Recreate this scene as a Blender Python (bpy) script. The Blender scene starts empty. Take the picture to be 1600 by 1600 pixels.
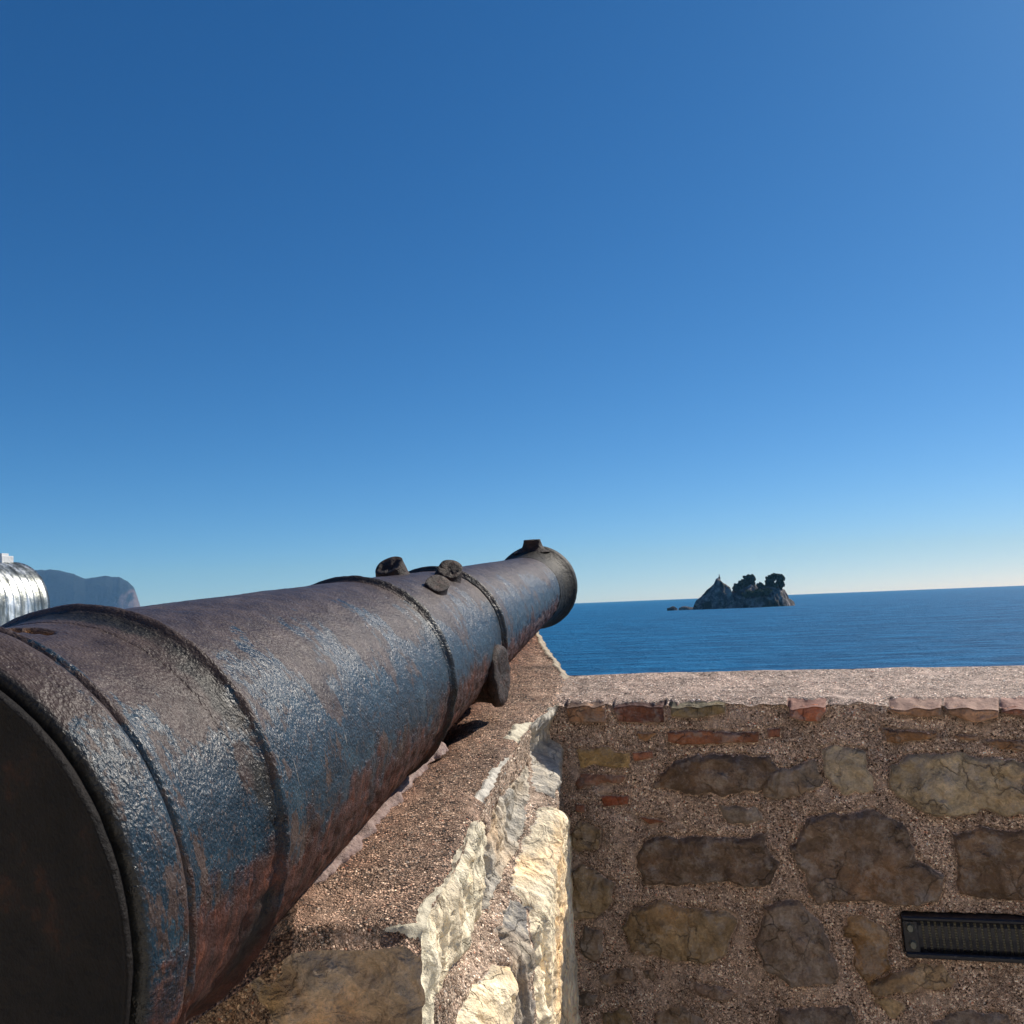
import bpy, math, random
import numpy as np
from mathutils import Vector, Matrix
sc = bpy.context.scene
C = sc.collection
rad = math.radians

# ------------------------------------------------------------------ camera
FPX = 1400.42                      # focal length in pixels of a 1600 px wide frame
ROLL = math.atan(0.04)
PITCH = math.atan((945 - 800) * math.cos(ROLL) / FPX)
FW = np.array([0, math.cos(PITCH), math.sin(PITCH)])
UP0 = np.array([0, -math.sin(PITCH), math.cos(PITCH)])
R0 = np.array([1.0, 0, 0])
RT = math.cos(ROLL) * R0 - math.sin(ROLL) * UP0
UP = math.sin(ROLL) * R0 + math.cos(ROLL) * UP0
cd = bpy.data.cameras.new('camera')
cam = bpy.data.objects.new('camera', cd)
C.objects.link(cam)
cd.sensor_width = 36
cd.lens = 36 * FPX / 1600
cd.clip_start = 0.02
cd.clip_end = 60000
cam.matrix_world = Matrix(((RT[0], UP[0], -FW[0], 0), (RT[1], UP[1], -FW[1], 0), (RT[2], UP[2], -FW[2], 0), (0, 0, 0, 1)))
sc.camera = cam
sc.render.resolution_x = sc.render.resolution_y = 1024

# ------------------------------------------------------------------ light
SUN_AZ, SUN_EL = rad(53), rad(39)   # azimuth clockwise from +Y
L = Vector((math.sin(SUN_AZ) * math.cos(SUN_EL), math.cos(SUN_AZ) * math.cos(SUN_EL), math.sin(SUN_EL)))
w = bpy.data.worlds.new('World')
sc.world = w
w.use_nodes = True
nt = w.node_tree
nt.nodes.clear()
sky = nt.nodes.new('ShaderNodeTexSky')
sky.sky_type = 'NISHITA'
sky.sun_disc = False
sky.sun_elevation = SUN_EL
sky.sun_rotation = SUN_AZ
sky.altitude = 900
sky.air_density = 0.6
sky.dust_density = 0.35
sky.ozone_density = 2.6
# the camera's rendering of a clear blue sky: a gentle power per channel
SKY = ((0.080, 1.46, 1.08), (0.080, 1.03, 1.04), (0.080, 0.90, 1.22))     # scale in, power, scale out
spx = nt.nodes.new('ShaderNodeSeparateColor')
cbx = nt.nodes.new('ShaderNodeCombineColor')
nt.links.new(sky.outputs[0], spx.inputs[0])
for i_, (k_, g_, m_) in enumerate(SKY):
    a1 = nt.nodes.new('ShaderNodeMath'); a1.operation = 'MULTIPLY'; a1.inputs[1].default_value = k_
    a2 = nt.nodes.new('ShaderNodeMath'); a2.operation = 'POWER'; a2.inputs[1].default_value = g_
    a3 = nt.nodes.new('ShaderNodeMath'); a3.operation = 'MULTIPLY'; a3.inputs[1].default_value = m_ / 0.08
    nt.links.new(spx.outputs[i_], a1.inputs[0]); nt.links.new(a1.outputs[0], a2.inputs[0]); nt.links.new(a2.outputs[0], a3.inputs[0])
    nt.links.new(a3.outputs[0], cbx.inputs[i_])
bg = nt.nodes.new('ShaderNodeBackground')
bg.inputs[1].default_value = 0.09
wo = nt.nodes.new('ShaderNodeOutputWorld')
nt.links.new(cbx.outputs[0], bg.inputs[0])
nt.links.new(bg.outputs[0], wo.inputs[0])
sd = bpy.data.lights.new('sun', 'SUN')
sd.energy = 5.0
sd.angle = rad(0.53)
sd.color = (1.0, 0.93, 0.83)
so = bpy.data.objects.new('sun', sd)
so.rotation_mode = 'QUATERNION'
so.rotation_quaternion = L.to_track_quat('Z', 'Y')
C.objects.link(so)
sc.view_settings.view_transform = 'Standard'
sc.view_settings.look = 'None'
sc.view_settings.exposure = 0.0
sc.view_settings.gamma = 1.0
sc.cycles.use_denoising = True
sc.cycles.max_bounces = 6
sc.cycles.diffuse_bounces = 4
sc.cycles.glossy_bounces = 3
sc.cycles.volume_bounces = 0
sc.cycles.sample_clamp_indirect = 6

# ------------------------------------------------------------------ helpers
rng = np.random.RandomState(5)
random.seed(5)
SEA_Z = -14.0


def ray(px, py):
    return FW + RT * (px - 800) / FPX + UP * (800 - py) / FPX


def project(P):
    P = np.asarray(P, float)
    d = P @ FW
    d = np.where(d < 1e-3, 1e-3, d)
    return 800 + FPX * (P @ RT) / d, 800 - FPX * (P @ UP) / d, d


def hash3(ix, iy, iz, seed):
    h = (ix.astype(np.int64) * 374761393 + iy.astype(np.int64) * 668265263 + iz.astype(np.int64) * 2147483647 + seed * 974711) & 0xffffffff
    h = ((h ^ (h >> 13)) * 1274126177) & 0xffffffff
    h = (h ^ (h >> 16)) & 0xffffff
    return h / float(0xffffff)


def vnoise(x, y, z, seed=0):
    x, y, z = np.broadcast_arrays(np.asarray(x, float), np.asarray(y, float), np.asarray(z, float))
    x0, y0, z0 = np.floor(x), np.floor(y), np.floor(z)
    fx, fy, fz = x - x0, y - y0, z - z0
    fx, fy, fz = [f * f * (3 - 2 * f) for f in (fx, fy, fz)]
    r = 0
    for dx in (0, 1):
        for dy in (0, 1):
            for dz in (0, 1):
                r = r + hash3(x0 + dx, y0 + dy, z0 + dz, seed) * (fx if dx else 1 - fx) * (fy if dy else 1 - fy) * (fz if dz else 1 - fz)
    return r * 2 - 1


def fbm(x, y, z, octv=4, seed=0, gain=0.5):
    r = 0
    a = 1.0
    for o in range(octv):
        r = r + a * vnoise(x * 2 ** o, y * 2 ** o, z * 2 ** o, seed + o)
        a *= gain
    return r


def sstep(a, b, x):
    t = np.clip((x - a) / (b - a), 0, 1)
    return t * t * (3 - 2 * t)


def sdf(px, py, poly):
    """positive inside, in the polygon's own units"""
    poly = np.asarray(poly, float)
    d = np.full(px.shape, 1e18)
    inside = np.zeros(px.shape, bool)
    n = len(poly)
    for i in range(n):
        ax, ay = poly[i]
        bx, by = poly[(i + 1) % n]
        ex, ey = bx - ax, by - ay
        wx, wy = px - ax, py - ay
        t = np.clip((wx * ex + wy * ey) / (ex * ex + ey * ey + 1e-9), 0, 1)
        d = np.minimum(d, (wx - t * ex) ** 2 + (wy - t * ey) ** 2)
        c = (ay > py) != (by > py)
        xi = ax + (py - ay) * ex / (ey if abs(ey) > 1e-9 else 1e-9)
        inside ^= c & (px < xi)
    d = np.sqrt(d)
    return np.where(inside, d, -d)


def mesh_obj(name, verts, faces, mat=None, parent=None, smooth=True, cols=None, uv=None):
    me = bpy.data.meshes.new(name)
    verts = np.asarray(verts, dtype=np.float32).reshape(-1, 3)
    if isinstance(faces, np.ndarray):
        nf, k = faces.shape
        me.vertices.add(len(verts))
        me.vertices.foreach_set('co', verts.ravel())
        me.loops.add(nf * k)
        me.loops.foreach_set('vertex_index', faces.astype(np.int32).ravel())
        me.polygons.add(nf)
        me.polygons.foreach_set('loop_start', np.arange(0, nf * k, k, dtype=np.int32))
        me.polygons.foreach_set('loop_total', np.full(nf, k, dtype=np.int32))
        me.update(calc_edges=True)
    else:
        me.from_pydata([tuple(map(float, q)) for q in verts], [], faces)
        me.update()
    me.validate()
    if smooth:
        me.polygons.foreach_set('use_smooth', [True] * len(me.polygons))
    for cn, arr in (cols or {}).items():
        ca = me.color_attributes.new(cn, 'FLOAT_COLOR', 'POINT')
        a = np.ones((len(verts), 4), dtype=np.float32)
        arr = np.asarray(arr, dtype=np.float32)
        if arr.ndim == 1:
            arr = np.stack([arr] * 3, -1)
        a[:, :3] = arr
        ca.data.foreach_set('color', a.ravel())
    if uv is not None:
        ul = me.uv_layers.new(name='UVMap')
        li = np.empty(len(me.loops), dtype=np.int32)
        me.loops.foreach_get('vertex_index', li)
        ul.data.foreach_set('uv', np.asarray(uv, dtype=np.float32)[li].ravel())
    if mat:
        me.materials.append(mat)
    o = bpy.data.objects.new(name, me)
    C.objects.link(o)
    if parent:
        o.parent = parent
    return o


def grid_faces(nu, nv, flip=False, off=0):
    i = np.arange((nu - 1) * (nv - 1))
    a = (i // (nv - 1)) * nv + i % (nv - 1)
    f = np.stack([a, a + 1, a + nv + 1, a + nv], -1) + off
    return f[:, ::-1] if flip else f


def tag(o, label=None, cat=None, group=None, kind=None):
    if label: o['label'] = label
    if cat: o['category'] = cat
    if group: o['group'] = group
    if kind: o['kind'] = kind
    return o


def empty(name, loc=(0, 0, 0)):
    o = bpy.data.objects.new(name, None)
    o.location = loc
    o.empty_display_size = 0.1
    C.objects.link(o)
    return o


class Geo:
    def __init__(s): s.v = []; s.f = []
    def add(s, vs, fs):
        b = len(s.v); s.v += [tuple(map(float, q)) for q in vs]; s.f += [tuple(i + b for i in q) for q in fs]
        return s
    def box(s, c, ax, ay, az, bev=0.0):
        c, ax, ay, az = [np.array(q, float) for q in (c, ax, ay, az)]
        if bev <= 0:
            vs = [c + i * ax + j * ay + k * az for i in (-1, 1) for j in (-1, 1) for k in (-1, 1)]
            return s.add(vs, [(0, 1, 3, 2), (4, 6, 7, 5), (0, 4, 5, 1), (2, 3, 7, 6), (0, 2, 6, 4), (1, 5, 7, 3)])
        la, lb, lc = [np.linalg.norm(q) for q in (ax, ay, az)]
        bm = {}
        vs = []
        for i in (-1, 1):
            for j in (-1, 1):
                for k in (-1, 1):
                    for m in range(3):
                        q = c + i * ax * (1 - (bev / la if m != 0 else 0)) + j * ay * (1 - (bev / lb if m != 1 else 0)) + k * az * (1 - (bev / lc if m != 2 else 0))
                        bm[(i, j, k, m)] = len(vs); vs.append(q)
        fs = []
        for m in range(3):
            for sg in (-1, 1):
                o = [q for q in range(3) if q != m]
                loop = []
                for (p, q) in ((-1, -1), (1, -1), (1, 1), (-1, 1)):
                    t = [0, 0, 0]; t[m] = sg; t[o[0]] = p; t[o[1]] = q
                    loop.append(bm[(t[0], t[1], t[2], m)])
                fs.append(tuple(loop if (sg > 0) == (m != 1) else loop[::-1]))
        for m in range(3):
            o = [q for q in range(3) if q != m]
            for p in (-1, 1):
                for q in (-1, 1):
                    t1 = [0, 0, 0]; t1[o[0]] = p; t1[o[1]] = q
                    t2 = list(t1); t1[m] = -1; t2[m] = 1
                    fs.append((bm[(*t1, o[0])], bm[(*t2, o[0])], bm[(*t2, o[1])], bm[(*t1, o[1])]))
        for i in (-1, 1):
            for j in (-1, 1):
                for k in (-1, 1):
                    fs.append(tuple(bm[(i, j, k, m)] for m in range(3)))
        return s.add(vs, fs)
    def build(s, name, mat, parent=None, smooth=False):
        o = mesh_obj(name, np.array(s.v), s.f, mat, parent, smooth)
        return o


# ------------------------------------------------------------------ node helpers
class NT:
    def __init__(s, name, disp=None):
        s.m = bpy.data.materials.new(name); s.m.use_nodes = True
        s.t = s.m.node_tree; s.t.nodes.clear()
        s.out = s.t.nodes.new('ShaderNodeOutputMaterial')
        s.b = s.t.nodes.new('ShaderNodeBsdfPrincipled')
        s.t.links.new(s.b.outputs[0], s.out.inputs[0])
    def n(s, t, **k):
        x = s.t.nodes.new('ShaderNode' + t)
        for a, b in k.items(): setattr(x, a, b)
        return x
    def l(s, a, b):
        s.t.links.new(a, b)
    def put(s, sock, v):
        if hasattr(v, 'is_output'): s.l(v, sock)
        elif isinstance(v, (tuple, list)) and len(v) == 3 and sock.type == 'RGBA': sock.default_value = (*v, 1)
        else: sock.default_value = v
    def coord(s, which='Object', scale=(1, 1, 1), rot=(0, 0, 0)):
        c = s.n('TexCoord'); m = s.n('Mapping')
        s.l(c.outputs[which], m.inputs[0]); m.inputs['Scale'].default_value = scale; m.inputs['Rotation'].default_value = rot
        return m.outputs[0]
    def noise(s, vec, scale, detail=4, rough=0.55, dist=0.0):
        x = s.n('TexNoise'); s.l(vec, x.inputs['Vector'])
        x.inputs['Scale'].default_value = scale; x.inputs['Detail'].default_value = detail
        x.inputs['Roughness'].default_value = rough; x.inputs['Distortion'].default_value = dist
        return x.outputs[0]
    def voro(s, vec, scale, feature='F1', rand=1.0):
        x = s.n('TexVoronoi', feature=feature); s.l(vec, x.inputs['Vector'])
        x.inputs['Scale'].default_value = scale; x.inputs['Randomness'].default_value = rand
        return x
    def ramp(s, fac, stops, interp='LINEAR'):
        x = s.n('ValToRGB'); s.put(x.inputs[0], fac); x.color_ramp.interpolation = interp
        e = x.color_ramp.elements
        while len(e) > 1: e.remove(e[-1])
        for i, (p, c) in enumerate(stops):
            q = e[0] if i == 0 else e.new(p)
            q.position = p; q.color = (c, c, c, 1) if not isinstance(c, tuple) else (*c, 1)
        return x.outputs[0]
    def mix(s, fac, a, b, mode='MIX'):
        x = s.n('MixRGB', blend_type=mode)
        s.put(x.inputs[0], fac); s.put(x.inputs[1], a); s.put(x.inputs[2], b)
        return x.outputs[0]
    def math(s, op, a, b=0.0, c=0.0, clamp=False):
        x = s.n('Math', operation=op, use_clamp=clamp)
        s.put(x.inputs[0], a); s.put(x.inputs[1], b); s.put(x.inputs[2], c)
        return x.outputs[0]
    def attr(s, name):
        x = s.n('Attribute'); x.attribute_name = name
        return x
    def bump(s, h, dist, strength=1.0, prev=None):
        x = s.n('Bump'); s.put(x.inputs['Height'], h); x.inputs['Distance'].default_value = dist; x.inputs['Strength'].default_value = strength
        if prev is not None: s.l(prev, x.inputs['Normal'])
        return x.outputs[0]
    def fin(s, col, rough=0.8, nrm=None, metal=0.0, spec=0.5):
        s.put(s.b.inputs['Base Color'], col); s.put(s.b.inputs['Roughness'], rough); s.put(s.b.inputs['Metallic'], metal)
        s.b.inputs['Specular IOR Level'].default_value = spec
        if nrm is not None: s.l(nrm, s.b.inputs['Normal'])
        return s.m


def gravel(N, vec, scale, tint, dark=0.5):
    """colour and height of exposed small aggregate"""
    nz = N.n('TexNoise'); N.l(vec, nz.inputs['Vector']); nz.inputs['Scale'].default_value = scale * 1.6; nz.inputs['Detail'].default_value = 2
    vm = N.n('VectorMath', operation='MULTIPLY_ADD')
    N.l(nz.outputs['Color'], vm.inputs[0]); vm.inputs[1].default_value = (.9 / scale,) * 3; N.l(vec, vm.inputs[2])
    v = vm.outputs[0]
    vA = N.voro(v, scale); vB = N.voro(v, scale * 2.3)
    sel = N.ramp(N.noise(vec, scale * .35, 2), [(.50, 0.0), (.56, 1.0)])
    cell = N.mix(sel, vA.outputs['Color'], vB.outputs['Color'])
    dist = N.mix(sel, vA.outputs['Distance'], vB.outputs['Distance'])
    sp = N.n('SeparateColor'); N.l(cell, sp.inputs[0])
    col = N.ramp(sp.outputs[0], [(0.0, (.045, .032, .026)), (.13, (.15, .108, .085)), (.25, (.26, .20, .165)), (.42, (.33, .265, .225)), (.60, (.40, .33, .28)), (.76, (.50, .43, .37)), (.90, (.68, .62, .55)), (.95, (.30, .16, .115)), (.975, (.33, .34, .34))], 'CONSTANT')
    col = N.mix(1.0, col, N.ramp(sp.outputs[1], [(0, .65), (1, 1.35)]), 'MULTIPLY')
    gap = N.ramp(dist, [(.30, 1.0), (.72, 1.0 - dark)])
    c2 = N.mix(1.0, col, gap, 'MULTIPLY')
    c3 = N.mix(1.0, c2, tint, 'MULTIPLY')
    big = N.noise(vec, scale * 0.035, 5)
    c4 = N.mix(1.0, c3, N.ramp(big, [(.3, .66), (.7, 1.28)]), 'MULTIPLY')
    v2 = N.voro(v, scale * 0.33)
    keep = N.ramp(v2.outputs['Distance'], [(.13, 1.0), (.2, 0.0)])
    c5 = N.mix(N.math('MULTIPLY', keep, .55), c4, N.mix(sp.outputs[2], (.20, .18, .16), (.55, .50, .43)))
    paste = N.math('MULTIPLY', N.ramp(N.noise(vec, scale * .045, 6, .7), [(.54, 0.0), (.64, 1.0)]), .62)
    c5 = N.mix(paste, c5, N.mix(1.0, (.36, .30, .26), tint, 'MULTIPLY'))
    h = N.math('SUBTRACT', 1.0, dist)
    hh = N.math('ADD', h, N.math('MULTIPLY', N.noise(vec, scale * .25, 4, .65), 1.5))
    hh = N.math('ADD', hh, N.math('MULTIPLY', sp.outputs[2], .55))
    hh = N.math('ADD', hh, N.math('MULTIPLY', keep, .7))
    return c5, hh


def masonry_mat(name, gscale, tint, gdist, sdist, srough=0.75, gdark=0.5, crustc=(.42, .37, .33), lo=.62):
    N = NT(name)
    vec = N.coord('Object')
    gc, gh = gravel(N, vec, gscale, tint, gdark)
    col = N.attr('Col').outputs['Color']
    mask = N.attr('Mask').outputs['Color']
    n1 = N.noise(vec, 9, 6, .62, .6)
    n2 = N.noise(vec, 42, 6, .68, .4)
    n3 = N.noise(vec, 170, 5, .7)
    vein = N.noise(vec, 13, 5, .6, 2.2)
    veinm = N.ramp(vein, [(.485, 0.0), (.5, 1.0), (.515, 0.0)])
    crust = N.ramp(N.noise(vec, 21, 8, .72), [(.50, 0.0), (.60, 1.0)])
    s = N.mix(1.0, col, N.ramp(n1, [(.3, lo), (.7, 1.4)]), 'MULTIPLY')
    s = N.mix(1.0, s, N.ramp(n2, [(.3, .1 + lo), (.7, 1.3)]), 'MULTIPLY')
    s = N.mix(N.math('MULTIPLY', N.ramp(N.noise(vec, 5.5, 4, .5), [(.52, 0.0), (.66, 1.0)]), .45), s, N.mix(1.0, s, (1.35, 1.0, .62), 'MULTIPLY'))
    s = N.mix(N.math('MULTIPLY', crust, .55), s, crustc)
    s = N.mix(N.math('MULTIPLY', veinm, .35), s, crustc)
    s = N.mix(1.0, s, N.ramp(n3, [(.35, .8), (.65, 1.15)]), 'MULTIPLY')
    nzc = N.n('TexNoise'); N.l(vec, nzc.inputs['Vector']); nzc.inputs['Scale'].default_value = 14; nzc.inputs['Detail'].default_value = 5
    vmc = N.n('VectorMath', operation='MULTIPLY_ADD'); N.l(nzc.outputs['Color'], vmc.inputs[0]); vmc.inputs[1].default_value = (.14,) * 3; N.l(vec, vmc.inputs[2])
    crk = N.voro(vmc.outputs[0], 11, 'DISTANCE_TO_EDGE').outputs['Distance']
    crm = N.math('MULTIPLY', N.ramp(crk, [(0.0, 1.0), (.012, .8), (.03, 0.0)]), N.ramp(N.noise(vec, 8, 3), [(.44, 0.0), (.56, 1.0)]))
    chip = N.voro(vmc.outputs[0], 17)
    spc = N.n('SeparateColor'); N.l(chip.outputs['Color'], spc.inputs[0])
    s = N.mix(1.0, s, N.ramp(spc.outputs[0], [(0, .84), (1, 1.14)]), 'MULTIPLY')
    s = N.mix(N.math('MULTIPLY', crm, .42), s, (.04, .03, .022))
    sharp = N.math('ADD', mask, N.math('MULTIPLY', N.math('SUBTRACT', N.noise(vec, 60, 6, .7), .5), 1.5))
    mk = N.ramp(sharp, [(.42, 0.0), (.58, 1.0)])
    c = N.mix(mk, gc, s)
    sh = N.math('ADD', N.math('MULTIPLY', n2, 1.0), N.math('MULTIPLY', n3, .35))
    sh = N.math('ADD', sh, N.math('MULTIPLY', N.noise(vec, 14, 4, .6, 1.0), 2.0))
    sh = N.math('SUBTRACT', sh, N.math('MULTIPLY', crm, .5))
    sh = N.math('ADD', sh, N.math('MULTIPLY', chip.outputs['Distance'], 1.3))
    b = N.bump(N.math('MULTIPLY', gh, N.math('SUBTRACT', 1.0, mk)), gdist)
    b = N.bump(N.math('MULTIPLY', sh, mk), sdist, 1.0, b)
    return N.fin(c, N.ramp(n2, [(.3, srough - .12), (.7, srough + .1)]), b, spec=.35)


M_par = masonry_mat('parapet_masonry', 265, (2.45, 2.2, 2.02), .0038, .010, .8, .38)
M_cheek = masonry_mat('pale_limestone', 230, (2.3, 2.1, 1.85), .0034, .008, .8, .5, (.88, .78, .60), .80)
M_front = masonry_mat('ochre_limestone', 250, (1.4, 1.1, .8), .0034, .016, .8)  # brown limestone with ochre patches, for the face towards the viewer


def gravel_mat(name, scale, tint, dist, dark=.5, edge=True):
    N = NT(name)
    vec = N.coord('Object')
    c, h = gravel(N, vec, scale, tint, dark)
    sn = N.math('ADD', N.attr('Stain').outputs['Color'], N.math('MULTIPLY', N.math('SUBTRACT', N.noise(vec, 16, 5, .65), .5), .9), clamp=True)
    c = N.mix(sn, c, N.mix(1.0, c, (.56, .34, .27), 'MULTIPLY'))
    if edge:
        mk = N.attr('Mask').outputs['Color']
        n2 = N.noise(vec, 60, 6, .7)
        st = N.mix(1.0, N.attr('Col').outputs['Color'], N.ramp(n2, [(.3, .7), (.7, 1.2)]), 'MULTIPLY')
        sharp = N.math('ADD', mk, N.math('MULTIPLY', N.math('SUBTRACT', N.noise(vec, 75, 4), .5), 1.1))
        mm = N.ramp(sharp, [(.45, 0.0), (.55, 1.0)])
        c = N.mix(mm, c, st)
        b = N.bump(N.math('MULTIPLY', h, N.math('SUBTRACT', 1.0, mm)), dist)
        b = N.bump(N.math('MULTIPLY', n2, mm), .005, 1.0, b)
    else:
        b = N.bump(h, dist)
    return N.fin(c, .75, b, spec=.4)


M_sill = gravel_mat('rust_stained_aggregate', 225, (2.3, 1.85, 1.5), .0052, .85)
M_ptop = gravel_mat('pink_aggregate_cap', 225, (2.55, 2.3, 2.1), .0036, .5)

# ------------------------------------------------------------------ sea, terrace
N = NT('sea_water')
vec = N.coord('Object')
vs = N.coord('Object', (1, 1.6, 1))
big = N.noise(N.coord('Object', (1, 3.2, 1)), .045, 7, .68, .4)
h = N.math('ADD', N.math('MULTIPLY', N.noise(vs, .16, 6, .62, .3), 2.2), N.math('MULTIPLY', N.noise(vs, .9, 5, .65), .55))
cl = N.mix(N.ramp(big, [(.4, 0.0), (.62, 1.0)]), (.003, .105, .25), (.014, .21, .45))
b = N.bump(h, 1.6, 1.0)
M_sea = N.fin(cl, .55, b, spec=.10)
M_sea.node_tree.nodes['Principled BSDF'].inputs['IOR'].default_value = 1.33
RS = 12000
vsx = []; fs = []
ringr = [4, 30, 80, 200, 500, 1200, 3000, 6000, RS]
ns = 96
for r_ in ringr:
    for k in range(ns):
        a_ = 2 * math.pi * k / ns
        vsx.append((r_ * math.cos(a_), r_ * math.sin(a_), SEA_Z))
for i in range(len(ringr) - 1):
    for k in range(ns):
        a_, b_ = i * ns + k, i * ns + (k + 1) % ns
        fs.append((a_, b_, b_ + ns, a_ + ns)[::-1])
fs.append(tuple(range(ns)))
o = mesh_obj('sea', vsx, fs, M_sea, smooth=False)
tag(o, kind='structure')

N = NT('terrace_paving')
vec = N.coord('Object')
slab = N.voro(vec, 2.2)
M_terr = N.fin(N.mix(1.0, N.mix(N.ramp(N.noise(vec, 5, 6, .6), [(.3, 0.0), (.7, 1.0)]), (.50, .44, .36), (.66, .60, .50)), N.ramp(N.noise(vec, 60, 4), [(.3, .85), (.7, 1.1)]), 'MULTIPLY'), .85, N.bump(N.noise(vec, 60, 4), .004))
FLOOR = -1.65
g = Geo()
g.box((-4.0, -4.8, FLOOR - 6.1), (12, 0, 0), (0, 7.3, 0), (0, 0, 6.1))
g.box((-3.0, -6.2, FLOOR + 2.0), (10, 0, 0), (0, 2.6, 0), (0, 0, 2.1))      # unseen block added behind the viewer to bounce sunlight onto the shaded wall
o = g.build('terrace_ground_with_bounce_block', M_terr)
tag(o, kind='structure')
g = Geo()
g.box((-9.4, 8.52, FLOOR - 6.12), (6.6, 0, 0), (0, 6.0, 0), (0, 0, 6.08))
o = g.build('lower_terrace_ground', M_terr)
tag(o, kind='structure')

# ------------------------------------------------------------------ hills far away (left)
N = NT('hill_scrub')
vec = N.coord('Object')
cA = N.attr('Col').outputs['Color']
nz = N.noise(vec, .02, 6, .65)
M_hill = N.fin(N.mix(1.0, cA, N.ramp(nz, [(.3, .7), (.7, 1.3)]), 'MULTIPLY'), 1.0, N.bump(nz, 30, .6), spec=.1)


def hz(px):
    return 941 - 0.04 * (px - 900)


HD = 9000.0
sil = [(-160, 960), (-90, 925), (-20, 902), (30, 893), (60, 890.5), (85, 891), (100, 893.5), (115, 897), (133, 905.5), (150, 902), (165, 900.5), (185, 902), (200, 909), (209, 918), (214, 931), (219, 946), (222, 966)]
sx = np.array([a for a, b in sil], float); sy = np.array([b for a, b in sil], float)
nu, nv = 260, 60
pxs = np.linspace(-160, 222, nu)
U, V = np.meshgrid(pxs, np.linspace(0, 1, nv), indexing='ij')
hgt = (hz(U) - np.interp(U, sx, sy) + .7 * fbm(U / 7, 0 * U, 0 * U, 3, 33)) / FPX * HD + 2
hgt = np.maximum(hgt, 0)
ridge = np.sin(V * math.pi) ** .75
rx_ = np.array([(ray(a_, np.interp(a_, sx, sy))[0] / ray(a_, np.interp(a_, sx, sy))[1]) for a_ in pxs])
Y = HD - 700 + 1400 * V
X = rx_[:, None] * Y
n_ = fbm(X / 260, Y / 260, 0 * X, 5, 3)
Z = hgt * ridge * (1 + .10 * n_ * (1 - ridge ** 4)) + SEA_Z - 2
X = X * (1 + (Y - HD) / HD * 0.0)
V3 = np.stack([X, Y, Z + 0 * 14], -1).reshape(-1, 3)
V3[:, 2] += 14 * (V3[:, 2] > SEA_Z)
cliff = sstep(0.05, .3, (U - 158) / 60 + .35 * fbm(X / 34, 0 * Y, Z / 190, 4, 9)) * sstep(.45, .30, (Z - SEA_Z) / 430 + .25 * fbm(X / 60, Y / 500, 0, 4, 12) - .18 * sstep(195, 215, U))
colr = np.array([.014, .022, .024])[None, None] * (1 - cliff[..., None]) + np.array([.13, .105, .11])[None, None] * cliff[..., None]
o = mesh_obj('hills', V3, grid_faces(nu, nv), M_hill, cols={'Col': colr.reshape(-1, 3)})
tag(o, kind='structure')

# ------------------------------------------------------------------ haze
HB = 12600
g = Geo().box((0, 0, (SEA_Z - 4 + 640) / 2), (HB, 0, 0), (0, HB, 0), (0, 0, (640 - SEA_Z + 4) / 2))
hm = bpy.data.materials.new('haze_air'); hm.use_nodes = True
hm.node_tree.nodes.clear()
ho = hm.node_tree.nodes.new('ShaderNodeOutputMaterial'); pv = hm.node_tree.nodes.new('ShaderNodeVolumePrincipled')
pv.inputs['Color'].default_value = (.25, .56, 1, 1)
pv.inputs['Absorption Color'].default_value = (1, 1, 1, 1)
pv.inputs['Density'].default_value = 5.5e-5
pv.inputs['Anisotropy'].default_value = 0.0
hm.node_tree.links.new(pv.outputs[0], ho.inputs['Volume'])
o = g.build('haze', hm)
tag(o, kind='stuff')

# ------------------------------------------------------------------ island
N = NT('sea_rock')
vec = N.coord('Object')
n1 = N.noise(vec, .12, 7, .7, .5)
n2 = N.noise(vec, .5, 5, .7)
cr = N.ramp(n1, [(.36, (.055, .048, .044)), (.5, (.17, .15, .13)), (.62, (.42, .35, .30))])
cr = N.mix(N.ramp(N.noise(vec, .07, 5, .6), [(.52, 0.0), (.6, 1.0)]), cr, (.03, .042, .025))
M_rock = N.fin(cr, .95, N.bump(N.math('ADD', n1, N.math('MULTIPLY', n2, .4)), 3.5), spec=.2)
DI = 1050.0


def zi(zx, zy):      # coordinates read in the enlarged island crop -> (x, height above sea)
    px = 1020 + zx * .15625; py = 870 + zy * .15625
    r = ray(px, py); k = DI / r[1]
    return r[0] * k, r[2] * k - SEA_Z


def rock(name, prof, depth, y0, seed, label=None):
    pr = np.array([zi(a, b) for a, b in prof])
    nu, nv = 150, 56
    xs = np.linspace(pr[0, 0], pr[-1, 0], nu)
    U, V = np.meshgrid(xs, np.linspace(-1, 1, nv), indexing='ij')
    hh = np.interp(U, pr[:, 0], pr[:, 1])
    cx = (pr[0, 0] + pr[-1, 0]) / 2; hw = (pr[-1, 0] - pr[0, 0]) / 2
    env = np.sqrt(np.clip(1 - ((U - cx) / hw) ** 2, 0.02, 1))
    Y = DI + y0 + V * depth * env
    prof_v = np.clip(1 - np.abs(V) ** 1.6, 0, 1) ** .8
    nn = fbm(U / 9, Y / 9, 0, 5, seed)
    rdg = 1 - np.abs(fbm(U / 5, Y / 12, 0, 4, seed + 7))
    H = hh * prof_v * (1 + .22 * nn * (1 - prof_v ** 3)) + (rdg - .6) * 5.0 * sstep(0, 6, hh * prof_v) * (1 - prof_v ** 6)
    H = np.maximum(H, -1) - 1.5 * (1 - prof_v)
    return mesh_obj(name, np.stack([U, Y, H + SEA_Z], -1).reshape(-1, 3), grid_faces(nu, nv), M_rock, smooth=False)


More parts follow.
